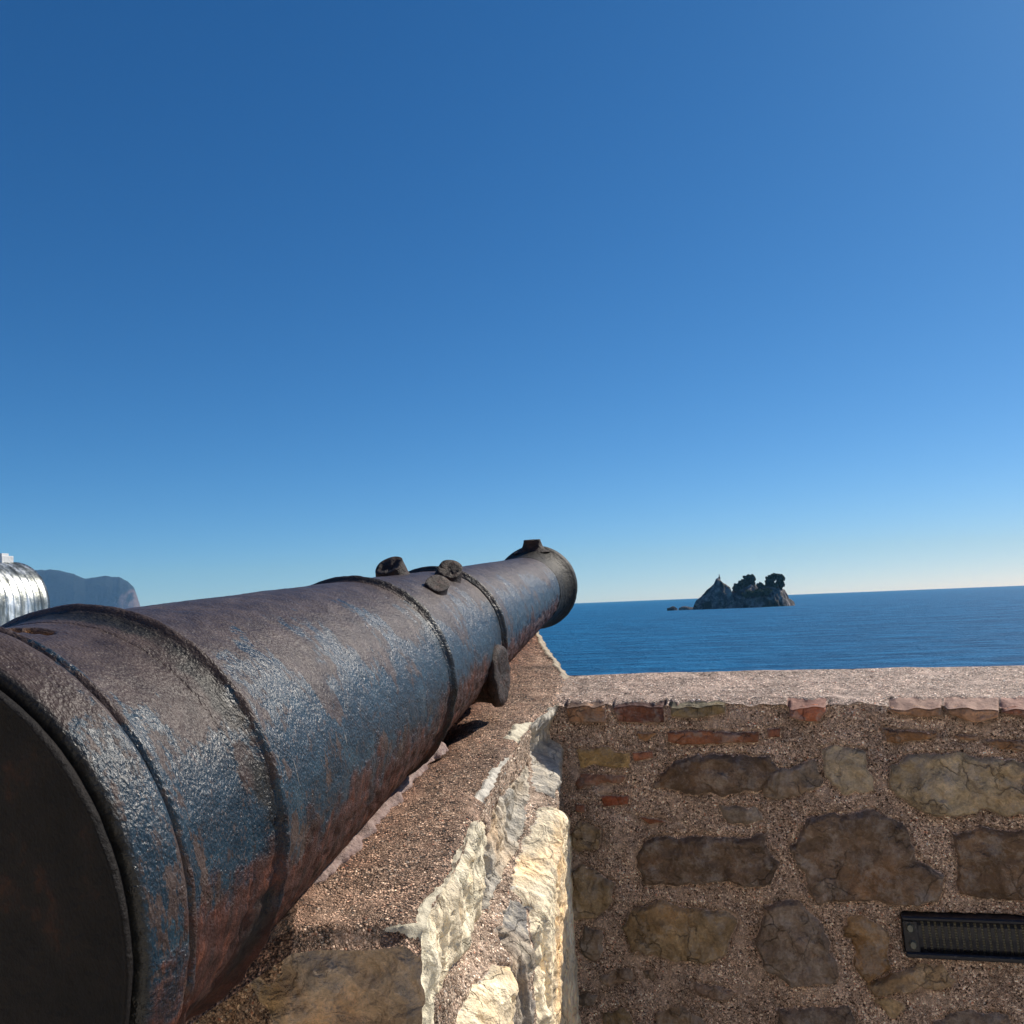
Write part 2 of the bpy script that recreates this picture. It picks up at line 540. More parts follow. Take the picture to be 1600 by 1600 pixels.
o = rock('island', [(425, 505), (445, 450), (460, 430), (520, 385), (560, 330), (600, 300), (640, 262), (652, 225), (660, 212), (676, 208), (690, 215), (705, 245), (740, 268), (768, 285), (785, 350), (800, 372),
                    (820, 345), (850, 300), (900, 265), (960, 250), (1020, 262), (1060, 290), (1130, 285), (1200, 275), (1270, 290), (1310, 308), (1352, 330), (1362, 395), (1395, 420), (1440, 446)], 34, 12, 21)
tag(o, kind='structure')
o = rock('island_skerry', [(140, 515), (170, 505), (200, 492), (222, 500), (245, 518)], 4, -1, 31); tag(o, kind='structure')
o = rock('island_reef', [(262, 515), (290, 498), (320, 494), (370, 502), (430, 506)], 6, 2, 35); tag(o, kind='structure')

NL = NT('pine_foliage')
vec = NL.coord('Object')
M_leaf = NL.fin(NL.ramp(NL.noise(vec, .6, 4), [(.3, (.035, .055, .022)), (.7, (.085, .12, .05))]), .85, spec=.2)
NB = NT('pine_bark')
M_bark = NB.fin(NB.ramp(NB.noise(NB.coord('Object'), 3, 4), [(.3, (.05, .035, .028)), (.7, (.13, .095, .07))]), .9)


def tree(blobs, trunk, y, label, seed):
    """blobs: (zx, zy, rx px, ry px) in the crop"""
    r = np.random.RandomState(seed)
    t0 = zi(*trunk)
    root = empty('pine_tree', (t0[0], DI + y, SEA_Z + t0[1] - 1.5))
    tag(root, label, 'tree', 'trees on the island')
    m = DI / FPX * .15625
    vs = []; fs = []
    tv = []; tf = []
    for (bx, by, rx, ry) in blobs:
        c = zi(bx, by)
        c = np.array([c[0] - t0[0], 0, c[1] - t0[1] + 1.5])
        rx_, ry_ = rx * m, ry * m
        n = int(260 + 16 * rx_ * ry_ * 4)
        for k in range(n):
            d = r.normal(size=3); d /= np.linalg.norm(d)
            q = d * (r.uniform(.35, 1.0) ** .6) * (1 + .22 * math.sin(5 * d[0] + 3 * d[2] + bx))
            p = c + q * np.array([rx_, rx_ * .9, ry_])
            s = r.uniform(.35, .85)
            a = r.normal(size=3); a /= np.linalg.norm(a)
            b = np.cross(a, r.normal(size=3)); b /= np.linalg.norm(b)
            i = len(vs)
            vs += [p - a * s - b * s * .6, p + a * s - b * s * .5, p + a * s * .8 + b * s * .6, p - a * s * .7 + b * s * .5]
            fs.append((i, i + 1, i + 2, i + 3))
        # a limb from the foot of the tree to each clump
        p0 = np.array([0, 0, 0.0]); p1 = c
        for j in range(6):
            a_ = 2 * math.pi * j / 6
            o_ = np.array([math.cos(a_), math.sin(a_), 0])
            tv += [p0 + o_ * .42, (p0 + p1) / 2 + o_ * .28 + np.array([.25, 0, 0]), p1 + o_ * .12]
        b0 = len(tv) - 18
        for j in range(6):
            k = (j + 1) % 6
            for q in (0, 1):
                tf.append((b0 + j * 3 + q, b0 + k * 3 + q, b0 + k * 3 + q + 1, b0 + j * 3 + q + 1))
    mesh_obj('crown', vs, fs, M_leaf, root, False)
    mesh_obj('trunk', tv, tf, M_bark, root, True)


tree([(850, 295, 38, 30), (900, 268, 46, 32), (880, 325, 60, 36), (835, 312, 26, 22)], (880, 360), 4, 'low spreading pine at the left end of the right-hand island rock', 1)
tree([(965, 215, 46, 36), (1000, 235, 48, 44), (945, 258, 50, 40), (1010, 205, 30, 30), (985, 290, 70, 44)], (985, 320), 8, 'tallest broad pine in the middle of the island', 2)
tree([(1085, 282, 32, 26), (1060, 310, 40, 30), (1125, 305, 40, 26)], (1085, 330), 6, 'small low pine in the dip between the two tall island pines', 3)
tree([(1172, 222, 34, 30), (1205, 195, 36, 22), (1245, 190, 40, 26), (1285, 222, 40, 44), (1188, 236, 18, 26), (1204, 245, 20, 30), (1206, 216, 24, 22), (1229, 217, 24, 20), (1292, 275, 34, 44), (1165, 262, 34, 34), (1215, 285, 60, 24), (1270, 250, 22, 40)], (1255, 325), 5, 'wide round-crowned pine at the right end of the island', 4)
tree([(1010, 365, 70, 34), (930, 370, 60, 34), (1090, 350, 60, 30)], (970, 400), -14, 'bushy pine low on the slope facing the sea wall', 5)

# small stone chapel-like stub on the summit of the left stack
p = zi(688, 205)
g = Geo()
g.box((p[0], DI + 12, SEA_Z + p[1] - 1.0), (1.0, 0, 0), (0, 1.0, 0), (0, 0, 2.0), .2)
g.box((p[0] + .1, DI + 12, SEA_Z + p[1] + 2.2), (.45, 0, 0), (0, .45, 0), (0, 0, 1.6), .15)
o = g.build('stone_marker', M_rock)
tag(o, 'narrow stone marker on the pointed summit of the left island rock', 'marker')

# ------------------------------------------------------------------ pedestal under the cannon (embrasure sill)
def plane_z(y):
    return -0.46 + 0.166 * (y - 1.3)


EY = np.array([1.28, 1.30, 1.55, 1.867, 2.10, 2.286, 2.447, 2.60, 2.746, 3.28, 3.34])
EX = np.array([-.158, -.153, -.108, -.061, -.012, .027, .108, .130, .150, .086, .078])
PA = np.array([math.sin(.22787) * math.cos(.11315), math.cos(.22787) * math.cos(.11315), math.sin(.11315)])
P0 = np.array([-0.58239, 0.81787, -0.26828])
PS = np.cross(PA, [0, 0, 1.0]); PS /= np.linalg.norm(PS)
PT = np.cross(PS, PA)

pal = {'pale': (.80, .72, .53), 'cream': (.95, .82, .58), 'grey': (.44, .41, .35), 'dgrey': (.25, .24, .225), 'white': (.74, .69, .58), 'ochre': (.52, .34, .17)}


def edge_x(y):
    return np.interp(y, EY, EX) + .004 * vnoise(y * 30, 0, 0, 3) + .003 * vnoise(y * 85, 0, 0, 4)


def top_z(x, y):
    z = plane_z(y) + .012
    ex = edge_x(y)
    z = z - np.clip(-.33 - x - (y - 1.3) * .15, 0, 1) * .65 * sstep(2.2, 1.5, y)      # hollow under the breech
    z = z + .003 * fbm(x * 22, y * 22, 0, 4, 17)
    # mortar fillet against the barrel between the first and second ring
    tt = (y - P0[1]) / PA[1]
    cx = P0[0] + PA[0] * tt; cz = P0[2] + PA[2] * tt
    dr = x - cx
    z = z + .006 * np.exp(-((dr - .10) / .035) ** 2) * sstep(1.25, 1.5, y) * sstep(2.0, 1.86, y)
    z = z + .02 * np.exp(-((dr - .06) / .05) ** 2) * sstep(2.5, 2.7, y)
    z = z - .05 * np.exp(-((dr - .04) / .06) ** 2) * sstep(1.95, 2.05, y) * sstep(2.32, 2.22, y)
    # rounded broken arris on the right edge and on the edge facing the viewer
    de = ex - x
    z = z - .012 * sstep(.022, 0, de) - .02 * sstep(.03, 0, y - 1.3)
    return z


ys = np.concatenate([np.linspace(1.30, 2.6, 420), np.linspace(2.604, 3.34, 180)])
sl = np.concatenate([np.linspace(0, .45, 18)[:-1], np.linspace(.45, 1, 190)])
Yg, Sg = np.meshgrid(ys, sl, indexing='ij')
Xg = -0.95 + Sg * (edge_x(Yg) + .95)
Zg = top_z(Xg, Yg)
pxg, pyg, dg = project(np.stack([Xg, Yg, Zg], -1))
mask = np.zeros_like(Xg); col = np.zeros(Xg.shape + (3,)) + np.array(pal['pale'])
top_stones = [([(655, 1470), (590, 1454), (612, 1446), (648, 1440), (655, 1415), (672, 1398), (690, 1380), (705, 1352), (722, 1318), (735, 1288), (752, 1280), (800, 1350), (700, 1520)], 'pale'),
              ([(742, 1248), (752, 1224), (772, 1200), (788, 1186), (834, 1176), (840, 1196), (826, 1240), (800, 1262), (765, 1262)], 'white'),
              ([(786, 1152), (806, 1130), (850, 1126), (866, 1150), (856, 1184), (824, 1178), (808, 1160)], 'pale'),
              ([(855, 1108), (868, 1100), (885, 1100), (880, 1140), (862, 1130)], 'pale')]
for poly, cn in top_stones:
    s = sdf(pxg, pyg, poly) * dg / FPX + .004 * fbm(Xg * 60, Yg * 60, 0, 3, 8)
    m = sstep(-.002, .004, s)
    mask = np.maximum(mask, m)
    col = np.where(m[..., None] > .3, np.array(pal[cn]), col)
    Zg = Zg + .006 * sstep(0, .01, s)
kt = sstep(.030, .022, edge_x(Yg) - Xg + .003 * fbm(Yg * 40, 0, 0, 3, 5)) * sstep(2.66, 2.74, Yg)
mask = np.maximum(mask, kt)
col = np.where(kt[..., None] > .3, np.array((.46, .38, .27)), col)
Zg = Zg + .004 * kt
tb_ = (Yg - P0[1]) / PA[1]
stain = np.exp(-np.clip(Xg - (P0[0] + PA[0] * tb_) - .09, 0, 9) / .065) * .9
stain = np.where(Yg < 1.50, stain * .55, stain)
ped = empty('cannon_pedestal', (-.3, 2.2, FLOOR))
tag(ped, 'masonry embrasure sill of gravel mortar and pale limestone under the cannon', 'pedestal')


def rel(o):
    o.matrix_parent_inverse = Matrix.Translation(-Vector(o.parent.location))
    return o


rel(mesh_obj('gravel_bed', np.stack([Xg, Yg, Zg], -1).reshape(-1, 3), grid_faces(len(ys), len(sl), True), M_sill, ped, cols={'Stain': stain.ravel(), 'Mask': mask.ravel(), 'Col': col.reshape(-1, 3)}))

# smooth mortar fillet run along the foot of the barrel
NF = NT('smoothed_mortar')
vF = NF.coord('Object')
M_fil = NF.fin(NF.ramp(NF.noise(vF, 70, 6, .7), [(.3, (.16, .10, .09)), (.5, (.32, .21, .18)), (.7, (.46, .36, .31))]), .6, NF.bump(NF.noise(vF, 110, 5, .7), .005))
fl = []
for (px_, py_) in ((486, 1384), (512, 1358), (545, 1324), (580, 1284), (610, 1250), (642, 1212), (668, 1184), (692, 1163)):
    r_ = ray(px_, py_)
    k_ = (-.46 - .166 * 1.3 + .014) / (r_[2] - .166 * r_[1])
    fl.append(r_ * k_)
fl = np.array(fl)
ti = np.linspace(0, len(fl) - 1, 110)
ctr = np.stack([np.interp(ti, np.arange(len(fl)), fl[:, i]) for i in range(3)], -1)
tg = np.gradient(ctr, axis=0); tg /= np.linalg.norm(tg, axis=1)[:, None]
sdv = np.cross(tg, [0, 0, 1.0])
vv = []
for i_ in range(110):
    w_ = .018 * (1 + .35 * float(vnoise(i_ * .23, 0, 0, 2))) * min(1, i_ / 6 + .2, (109 - i_) / 6 + .2)
    for j_ in range(10):
        a_ = math.pi * j_ / 9 * 1.1 - .15
        q_ = w_ * (1 + .25 * float(vnoise(i_ * .6, j_ * .8, 0, 7)))
        vv.append(ctr[i_] + sdv[i_] * (math.cos(a_) * q_ + .002) + np.array([0, 0, math.sin(a_) * q_ * .8]))
rel(mesh_obj('mortar_fillet', vv, grid_faces(110, 10, True), M_fil, ped))

# right cheek
dzs = np.concatenate([np.linspace(0, .02, 6)[:-1], np.linspace(.02, .50, 185)[:-1], np.linspace(.50, 1.3, 60)])
ysc = np.concatenate([np.linspace(1.30, 2.447, 400), np.linspace(2.46, 3.34, 60)])
Yc, Dc = np.meshgrid(ysc, dzs, indexing='ij')
ex = edge_x(Yc)
d0 = np.interp(Yc, [1.3, 1.6, 1.9, 2.1, 2.45], [.17, .16, .14, .095, .10])
d1 = np.interp(Yc, [1.3, 1.6, 1.9, 2.1, 2.45], [.26, .25, .22, .135, .125])
amp = np.interp(Yc, [1.3, 1.5, 1.68, 1.9, 2.1, 2.2, 2.30, 2.44, 2.5], [0, .040, .088, .097, .092, .072, .05, .0, .0])
und = -.035 * sstep(.0, .07, Dc) * sstep(.12, .09, Dc) * sstep(2.2, 2.38, Yc)
Xc = ex + amp * sstep(0, 1, (Dc - d0) / (d1 - d0)) + np.interp(Dc, [0, .15, .6, 1.3], [0, 0, .0, .02]) * sstep(1.3, 1.7, Yc) + und
Zc = np.interp(Yc, ys, Zg[:, -1]) - Dc
pxc, pyc, dc = project(np.stack([Xc, Yc, Zc], -1))
mp = dc / FPX
jx = fbm(Yc * 28, Zc * 28, 3.3, 4, 40) * 5; jy = fbm(Yc * 28, Zc * 28, 9.3, 4, 44) * 5
mask = np.zeros_like(Xc); col = np.zeros(Xc.shape + (3,)) + .5
relf = .004 * fbm(Yc * 30, Zc * 30, 0, 3, 2)
cheek = [([(660, 1440), (690, 1390), (722, 1330), (742, 1285), (757, 1286), (762, 1330), (754, 1370), (748, 1430), (735, 1480), (705, 1520), (682, 1570), (675, 1640), (560, 1640), (600, 1440)], 'pale', .006, .016),
         ([(775, 1262), (800, 1222), (826, 1196), (832, 1215), (828, 1270), (815, 1320), (790, 1365), (772, 1405), (757, 1425), (755, 1370), (764, 1300)], 'grey', .004, .010),
         ([(828, 1120), (850, 1095), (895, 1090), (885, 1150), (872, 1250), (838, 1238), (832, 1190)], 'grey', .006, .006),
         ([(848, 1262), (868, 1262), (900, 1290), (905, 1400), (905, 1660), (842, 1660), (838, 1500), (834, 1420), (802, 1388), (812, 1335), (832, 1290)], 'cream', .016, .004),
         ([(798, 1402), (828, 1412), (832, 1450), (836, 1520), (834, 1660), (800, 1660), (805, 1520), (796, 1480), (778, 1452)], 'dgrey', -.012, .010),
         ([(690, 1660), (740, 1545), (772, 1505), (798, 1508), (806, 1540), (798, 1660)], 'cream', .014, .006)]
for poly, cn, hgt_, rg in cheek:
    s = sdf(pxc + jx, pyc + jy, poly) * mp
    m = sstep(-.001, .004, s)
    mask = np.maximum(mask * (1 - m), m)
    col = np.where(m[..., None] > .3, np.array(pal[cn]), col)
    relf = relf + hgt_ * sstep(0, .014, s) + m * rg * (fbm(Yc * 20, Zc * 20, 1, 5, 60) * .35 + .28 * (np.abs(fbm(Yc * 40, Zc * 26, 2, 4, 66)) - .3)) - m * .004 * sstep(.35, .7, fbm(Yc * 95, Zc * 70, 2, 2, 68))
    relf = relf - .008 * np.exp(-(s / .003) ** 2) * (1 if cn != 'dgrey' else .3)
slit = sdf(pxc + jx * .5, pyc + jy * .5, [(757, 1335), (766, 1345), (762, 1400), (758, 1432), (748, 1430), (752, 1380)]) * mp
relf = relf - .03 * sstep(-.001, .004, slit)
hole = sdf(pxc, pyc, [(784, 1455), (805, 1462), (812, 1480), (803, 1500), (792, 1478)]) * mp
relf = relf - .03 * sstep(-.001, .004, hole)
ochre = sstep(.1, .5, fbm(Yc * 9, Zc * 7, 5, 3, 71)) * sstep(2.0, 1.8, Yc) * .5
col = col * (1 - ochre[..., None] * .5) + np.array([.72, .50, .28]) * ochre[..., None] * .5
orb = sstep(854, 862, pxc + 4 * fbm(Zc * 30, Yc * 9, 0, 3, 77)) * sstep(2.12, 2.02, Yc) * sstep(1230, 1275, pyc)
col = col * (1 - .5 * orb[..., None]) + np.array((.88, .60, .30)) * .5 * orb[..., None]
Xc = Xc + relf * sstep(0, .02, Dc)
rel(mesh_obj('cheek_stonework', np.stack([Xc, Yc, Zc], -1).reshape(-1, 3), grid_faces(len(ysc), len(dzs), True), M_cheek, ped, cols={'Mask': mask.ravel(), 'Col': col.reshape(-1, 3)}))

# face towards the viewer
xf = np.concatenate([np.linspace(0, .35, 12)[:-1], np.linspace(.35, 1, 180)])
df = np.concatenate([np.linspace(0, .35, 100)[:-1], np.linspace(.35, 1.25, 40)])
Sf, Df = np.meshgrid(xf, df, indexing='ij')
tz = np.interp(Sf, sl, Zg[0])
Zf = tz - Df
exf = np.interp(Df[0], dzs, Xc[0])[None, :]
Xf = -.95 + Sf * (exf + .95)
rl = .014 * fbm(Xf * 14, Zf * 14, 0, 5, 80) + .018 * (np.abs(fbm(Xf * 16, Zf * 13, 4, 4, 83)) - .3)
rl = rl * sstep(0, .03, Df) * sstep(0, .02, exf - Xf)
Yf = 1.30 - rl
pf, qf, dd = project(np.stack([Xf, Yf, Zf], -1))
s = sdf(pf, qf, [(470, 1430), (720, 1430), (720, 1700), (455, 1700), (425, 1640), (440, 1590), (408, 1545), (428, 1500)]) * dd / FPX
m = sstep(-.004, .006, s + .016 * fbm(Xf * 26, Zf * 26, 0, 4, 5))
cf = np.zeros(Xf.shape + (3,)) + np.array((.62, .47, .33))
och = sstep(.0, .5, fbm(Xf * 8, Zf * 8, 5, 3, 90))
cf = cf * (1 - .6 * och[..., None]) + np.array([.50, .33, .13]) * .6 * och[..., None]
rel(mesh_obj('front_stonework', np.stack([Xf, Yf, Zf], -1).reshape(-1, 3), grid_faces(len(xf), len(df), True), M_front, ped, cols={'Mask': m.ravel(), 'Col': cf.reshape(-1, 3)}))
# hidden sides: left cheek and the face towards the sea
g = Geo()
yy = np.linspace(1.30, 3.34, 40)
vv = []
for y_ in yy:
    vv += [(-.95, y_, top_z(np.array(-.95), np.array(y_))), (-.95, y_, -8.0)]
g.add(vv, [(2 * i, 2 * i + 1, 2 * i + 3, 2 * i + 2) for i in range(39)])
xx = -.95 + (edge_x(3.34) + .95) * np.linspace(0, 1, 30)
vv = []
for x_ in xx:
    vv += [(x_, 3.34, top_z(np.array(x_), np.array(3.34))), (x_, 3.34, -8.0)]
g.add(vv, [(2 * i, 2 * i + 1, 2 * i + 3, 2 * i + 2) for i in range(29)])
o = rel(g.build('outer_masonry', M_par, ped))
for nm in ('Mask', 'Col'):
    ca = o.data.color_attributes.new(nm, 'FLOAT_COLOR', 'POINT')
    for i in range(len(o.data.vertices)): ca.data[i].color = (0, 0, 0, 1)

# ------------------------------------------------------------------ parapet wall
J = np.array([.108, 2.447]); JR = np.array([1.126, 2.04])
ud = (JR - J) / np.linalg.norm(JR - J)
nd = np.array([-ud[1], ud[0]])           # away from the viewer
K1 = np.array([.15, 2.746]); K2 = np.array([1.366, 2.46])
us = np.concatenate([np.linspace(-.35, -.05, 12)[:-1], np.linspace(-.05, 1.15, 400)[:-1], np.linspace(1.15, 2.9, 160)])
PZ = -.27


def near_z(u):
    return PZ + .003 * fbm(u * 12, 0, 0, 3, 6) + .004 * vnoise(u * 40, 0, 0, 9)


zs = np.concatenate([np.linspace(0, .92, 300)[:-1], np.linspace(.92, 1.4, 30)])
Uw, Dw = np.meshgrid(us, zs, indexing='ij')
Xw = J[0] + ud[0] * Uw; Yw = J[1] + ud[1] * Uw; Zw = near_z(Uw) - Dw
pw, qw, dw = project(np.stack([Xw, Yw, Zw], -1))
mpw = dw / FPX
z7 = lambda P: [(860 + a * .2375, 1020 + b * .2375) for a, b in P]
z8 = lambda P: [(1220 + a * .2375, 1020 + b * .2375) for a, b in P]
z9 = lambda P: [(860 + a * .2375, 1380 + b * .2375) for a, b in P]
z10 = lambda P: [(1220 + a * .2375, 1380 + b * .2375) for a, b in P]
BR, RD, OL, DK, BN, TN, GY, LT, YL = (.30, .19, .13), (.14, .065, .05), (.24, .20, .12), (.115, .09, .075), (.25, .15, .085), (.27, .22, .15), (.20, .175, .155), (.36, .33, .27), (.33, .25, .13)
stones = [(z7([(90, 300), (360, 305), (370, 460), (130, 460)]), BR, .016, 0), (z7([(405, 315), (750, 305), (755, 460), (450, 455)]), RD, .010, 0), (z7([(780, 310), (1150, 305), (1150, 400), (960, 430), (800, 420)]), OL, .012, 0),
          (z8([(40, 300), (300, 305), (300, 390), (250, 450), (130, 455), (50, 420)]), (.34, .14, .09), .022, 0), (z8([(700, 330), (1060, 345), (1060, 410), (900, 425), (710, 380)]), BR, .022, 0),
          (z8([(1070, 345), (1200, 330), (1440, 360), (1430, 430), (1280, 460), (1100, 400)]), BR, .024, 0), (z8([(1450, 320), (1900, 320), (1880, 480), (1450, 400)]), (.33, .15, .10), .024, 0),
          (z7([(560, 520), (710, 520), (640, 585), (590, 570)]), BN, .006, 0), (z7([(760, 520), (1370, 520), (1370, 590), (860, 610), (770, 580)]), (.22, .10, .06), .008, 0), (z7([(1420, 510), (1520, 500), (1510, 560), (1430, 570)]), (.25, .11, .07), .005, 0),
          (z8([(660, 495), (820, 500), (1050, 530), (980, 570), (860, 575), (760, 600), (690, 580)]), BN, .010, 0), (z8([(1120, 545), (1300, 540), (1300, 580), (1170, 580)]), BN, .006, 0), (z8([(1330, 570), (1800, 580), (1780, 660), (1450, 650)]), BN, .010, 0),
          (z7([(190, 620), (540, 660), (530, 765), (350, 740), (210, 765)]), YL, .010, 1), (z7([(540, 655), (690, 650), (680, 690), (560, 710)]), (.24, .11, .07), .004, 0),
          (z7([(680, 900), (720, 800), (800, 700), (950, 660), (1440, 680), (1500, 780), (1480, 900), (1120, 930), (950, 930), (720, 900)]), DK, .022, 1), (z7([(160, 860), (200, 800), (520, 820), (470, 870), (180, 895)]), (.2, .11, .08), .006, 1),
          (z7([(335, 945), (530, 930), (510, 1000), (350, 1010)]), (.27, .09, .05), .006, 0), (z7([(160, 990), (230, 1000), (235, 1050), (170, 1050)]), (.25, .12, .08), .006, 0), (z7([(570, 1070), (800, 1120), (640, 1130)]), (.24, .11, .07), .005, 0),
          (z7([(1100, 1000), (1350, 1020), (1400, 1120), (1150, 1130)]), GY, .008, 1), (z7([(120, 1200), (180, 1110), (320, 1150), (300, 1300), (200, 1340), (130, 1280)]), TN, .014, 1),
          (z7([(560, 1300), (600, 1220), (1100, 1200), (1380, 1210), (1520, 1380), (1440, 1540), (620, 1520), (570, 1400)]), DK, .020, 1), (z7([(150, 1430), (230, 1410), (440, 1500), (420, 1640), (290, 1760), (130, 1780)]), TN, .016, 1),
          (z8([(0, 760), (250, 700), (270, 860), (250, 910), (50, 950), (-120, 930), (-60, 800)]), GY, .012, 1), (z8([(270, 640), (350, 600), (540, 640), (620, 910), (430, 940), (320, 900)]), LT, .014, 1),
          (z8([(700, 740), (860, 670), (1150, 660), (1450, 720), (1800, 780), (1780, 1110), (1400, 1060), (1000, 1060), (860, 1020), (720, 900)]), (.34, .30, .225), .026, 1),
          (z8([(60, 1280), (150, 1100), (600, 1030), (800, 1130), (920, 1360), (1080, 1480), (1040, 1650), (240, 1630), (150, 1500)]), (.135, .105, .085), .022, 1),
          (z8([(1110, 1170), (1850, 1180), (1850, 1640), (1180, 1600)]), (.13, .095, .07), .020, 1),
          (z9([(450, 300), (540, 170), (700, 120), (1180, 190), (1260, 260), (1180, 450), (1000, 550), (800, 500), (540, 440)]), (.26, .21, .14), .024, 1), (z9([(190, 380), (230, 300), (350, 310), (330, 460), (270, 510), (200, 470)]), GY, .012, 1),
          (z9([(330, 620), (430, 560), (540, 570), (520, 650), (400, 670)]), (.17, .13, .10), .008, 1), (z9([(590, 570), (680, 600), (690, 670), (620, 650)]), GY, .008, 1), (z9([(960, 650), (1240, 690), (1180, 760), (1060, 765), (970, 710)]), (.17, .13, .11), .014, 1),
          (z9([(170, 730), (300, 720), (300, 820), (210, 810)]), GY, .010, 1), (z9([(360, 840), (480, 810), (560, 960), (360, 1020)]), (.2, .16, .10), .012, 1), (z9([(700, 860), (850, 820), (1000, 900), (1000, 1020), (700, 1020)]), (.24, .19, .14), .012, 1),
          (z10([(-100, 140), (120, 110), (240, 220), (340, 400), (380, 600), (330, 680), (60, 680), (-100, 540), (-160, 400)]), (.155, .13, .115), .024, 1), (z10([(410, 220), (560, 190), (720, 320), (720, 550), (560, 660), (490, 550), (470, 380), (420, 360)]), (.27, .19, .11), .018, 1),
          (z10([(540, 670), (700, 590), (1060, 520), (1170, 640), (1060, 690), (700, 720), (620, 740)]), (.29, .23, .16), .026, 1), (z10([(590, 760), (720, 740), (820, 820), (740, 910), (690, 880)]), TN, .014, 1),
          (z10([(-20, 830), (250, 800), (440, 820), (540, 1020), (-20, 1020)]), (.13, .11, .10), .014, 1), (z10([(1000, 900), (1250, 830), (1500, 860), (1560, 1020), (980, 1020)]), (.12, .10, .09), .014, 1)]
mask = np.zeros_like(Uw); col = np.zeros(Uw.shape + (3,)) + .2
relw = .006 * fbm(Uw * 7, Zw * 7, 0, 4, 100) + .003 * fbm(Uw * 40, Zw * 40, 0, 3, 103)
jx = fbm(Uw * 24, Zw * 24, 1.3, 4, 110); jy = fbm(Uw * 24, Zw * 24, 7.7, 4, 113)
facet = np.abs(fbm(Uw * 11, Zw * 11, 2.2, 4, 120)) * 1.1
fine = fbm(Uw * 45, Zw * 45, 2.2, 4, 124)
# stones right of and below the photograph's frame
extra = []
r2 = np.random.RandomState(11)
for row in range(7):
    u_ = 1.28 + r2.uniform(0, .1)
    while u_ < 2.85:
        wd = r2.uniform(.10, .30); ht = r2.uniform(.07, .14)
        zc = PZ - .09 - row * .17 + r2.uniform(-.02, .02)
        k = 9
        pl = [(u_ + wd / 2 + wd / 2 * r2.uniform(.8, 1.05) * np.sign(math.cos(q)) * abs(math.cos(q)) ** .6, zc + ht / 2 * r2.uniform(.8, 1.05) * np.sign(math.sin(q)) * abs(math.sin(q)) ** .6) for q in np.linspace(0, 2 * math.pi, k + 1)[:-1]]
        extra.append((pl, [DK, GY, TN, BN, LT][r2.randint(5)], .018, 1))
        u_ += wd + r2.uniform(.02, .06)
for li, (lst, P_, Q_, sc_) in enumerate(((stones, pw, qw, mpw), (extra, Uw, Zw, 1.0))):
    for poly, cc, hgt_, rough_ in lst:
        ja = (7.5 if rough_ else 2.6) * (1 if li == 0 else .0015)
        s = sdf(P_ + jx * ja, Q_ + jy * ja, poly) * sc_
        m = sstep(-.0015, .0035, s)
        mask = np.maximum(mask, m)
        v_ = 1 + .10 * r2.uniform(-1, 1)
        col = np.where(m[..., None] > .3, np.array(cc) * v_ * np.array([1.68, 1.50, 1.30]), col)
        relw = relw + hgt_ * (.62 if rough_ else 1) * sstep(-.002, .010 if rough_ else .005, s) * (1 + (1.1 * (facet - .35) if rough_ else .15 * fine)) - .006 * np.exp(-((s + .002) / .003) ** 2)
        relw = relw + m * (.0042 if rough_ else .0015) * fine
# recess for the lamp
LPX = [(1407, 1424), (1500, 1427), (1640, 1433), (1640, 1501), (1500, 1495), (1413, 1490)]
s = sdf(pw, qw, LPX) * mpw
relw = np.where(s > -.004, np.minimum(relw, .0) - .045 * sstep(0, .003, s), relw)
mask = np.where(s > -.004, 0, mask)
relw = relw * sstep(0, .006, Dw)
Xw = Xw - nd[0] * relw; Yw = Yw - nd[1] * relw
wall = empty('parapet_wall', (J[0] + ud[0] * 1.2, J[1] + ud[1] * 1.2 + .1, FLOOR))
tag(wall, 'low rubble and brick parapet wall with gravel cap above the sea', 'wall')
rel(mesh_obj('rubble_face', np.stack([Xw, Yw, Zw], -1).reshape(-1, 3), grid_faces(len(us), len(zs), True), M_par, wall, cols={'Mask': mask.ravel(), 'Col': col.reshape(-1, 3)}))
# cap
vs_ = np.linspace(0, 1, 90)
Uc, Vc = np.meshgrid(us, vs_, indexing='ij')
nx = J[0] + ud[0] * Uc; ny = J[1] + ud[1] * Uc
kd = (K2 - K1) / np.linalg.norm(JR - J)
fx = K1[0] + kd[0] * Uc; fy = K1[1] + kd[1] * Uc
Xk = nx + (fx - nx) * Vc; Yk = ny + (fy - ny) * Vc
nzr = near_z(Uc)
Zk = nzr * sstep(.12, 0, Vc) + (PZ + .002) * (1 - sstep(.12, 0, Vc)) + (-.22 + .003 * fbm(Uc * 6, 0, 0, 3, 14) - PZ) * Vc + .0025 * fbm(Xk * 30, Yk * 30, 0, 4, 15) * sstep(0, .05, Vc) * sstep(1, .95, Vc)
Zk = Zk + .006 * sstep(0, .12, Vc) * (1 - Vc)
# bricks of the top course show their top faces through the cap
mask = np.zeros_like(Uc); col = np.zeros(Uc.shape + (3,)) + .2
pk, qk, dk = project(np.stack([nx, ny, nzr - .01], -1))
for x0, x1, cc, dep in ((882, 946, BR, .06), (957, 1040, RD, .05), (1045, 1134, OL, .05), (1229, 1291, (.40, .2, .14), .10), (1388, 1472, (.42, .25, .18), .11), (1474, 1562, (.42, .25, .18), .12), (1564, 1660, (.42, .22, .16), .13)):
    m = sstep(-2, 2, pk - x0) * sstep(2, -2, pk - x1) * sstep(.02, -.01, Vc - dep + .03 * fbm(Uc * 50, Vc * 4, 0, 3, 21))
    mask = np.maximum(mask, m); col = np.where(m[..., None] > .3, np.array(cc), col)
rl0 = np.interp(Uc.ravel(), us, relw[:, 3]).reshape(Uc.shape) * sstep(.15, 0, Vc)
Xk = Xk - nd[0] * rl0; Yk = Yk - nd[1] * rl0
Zk = Zk - .004 * mask
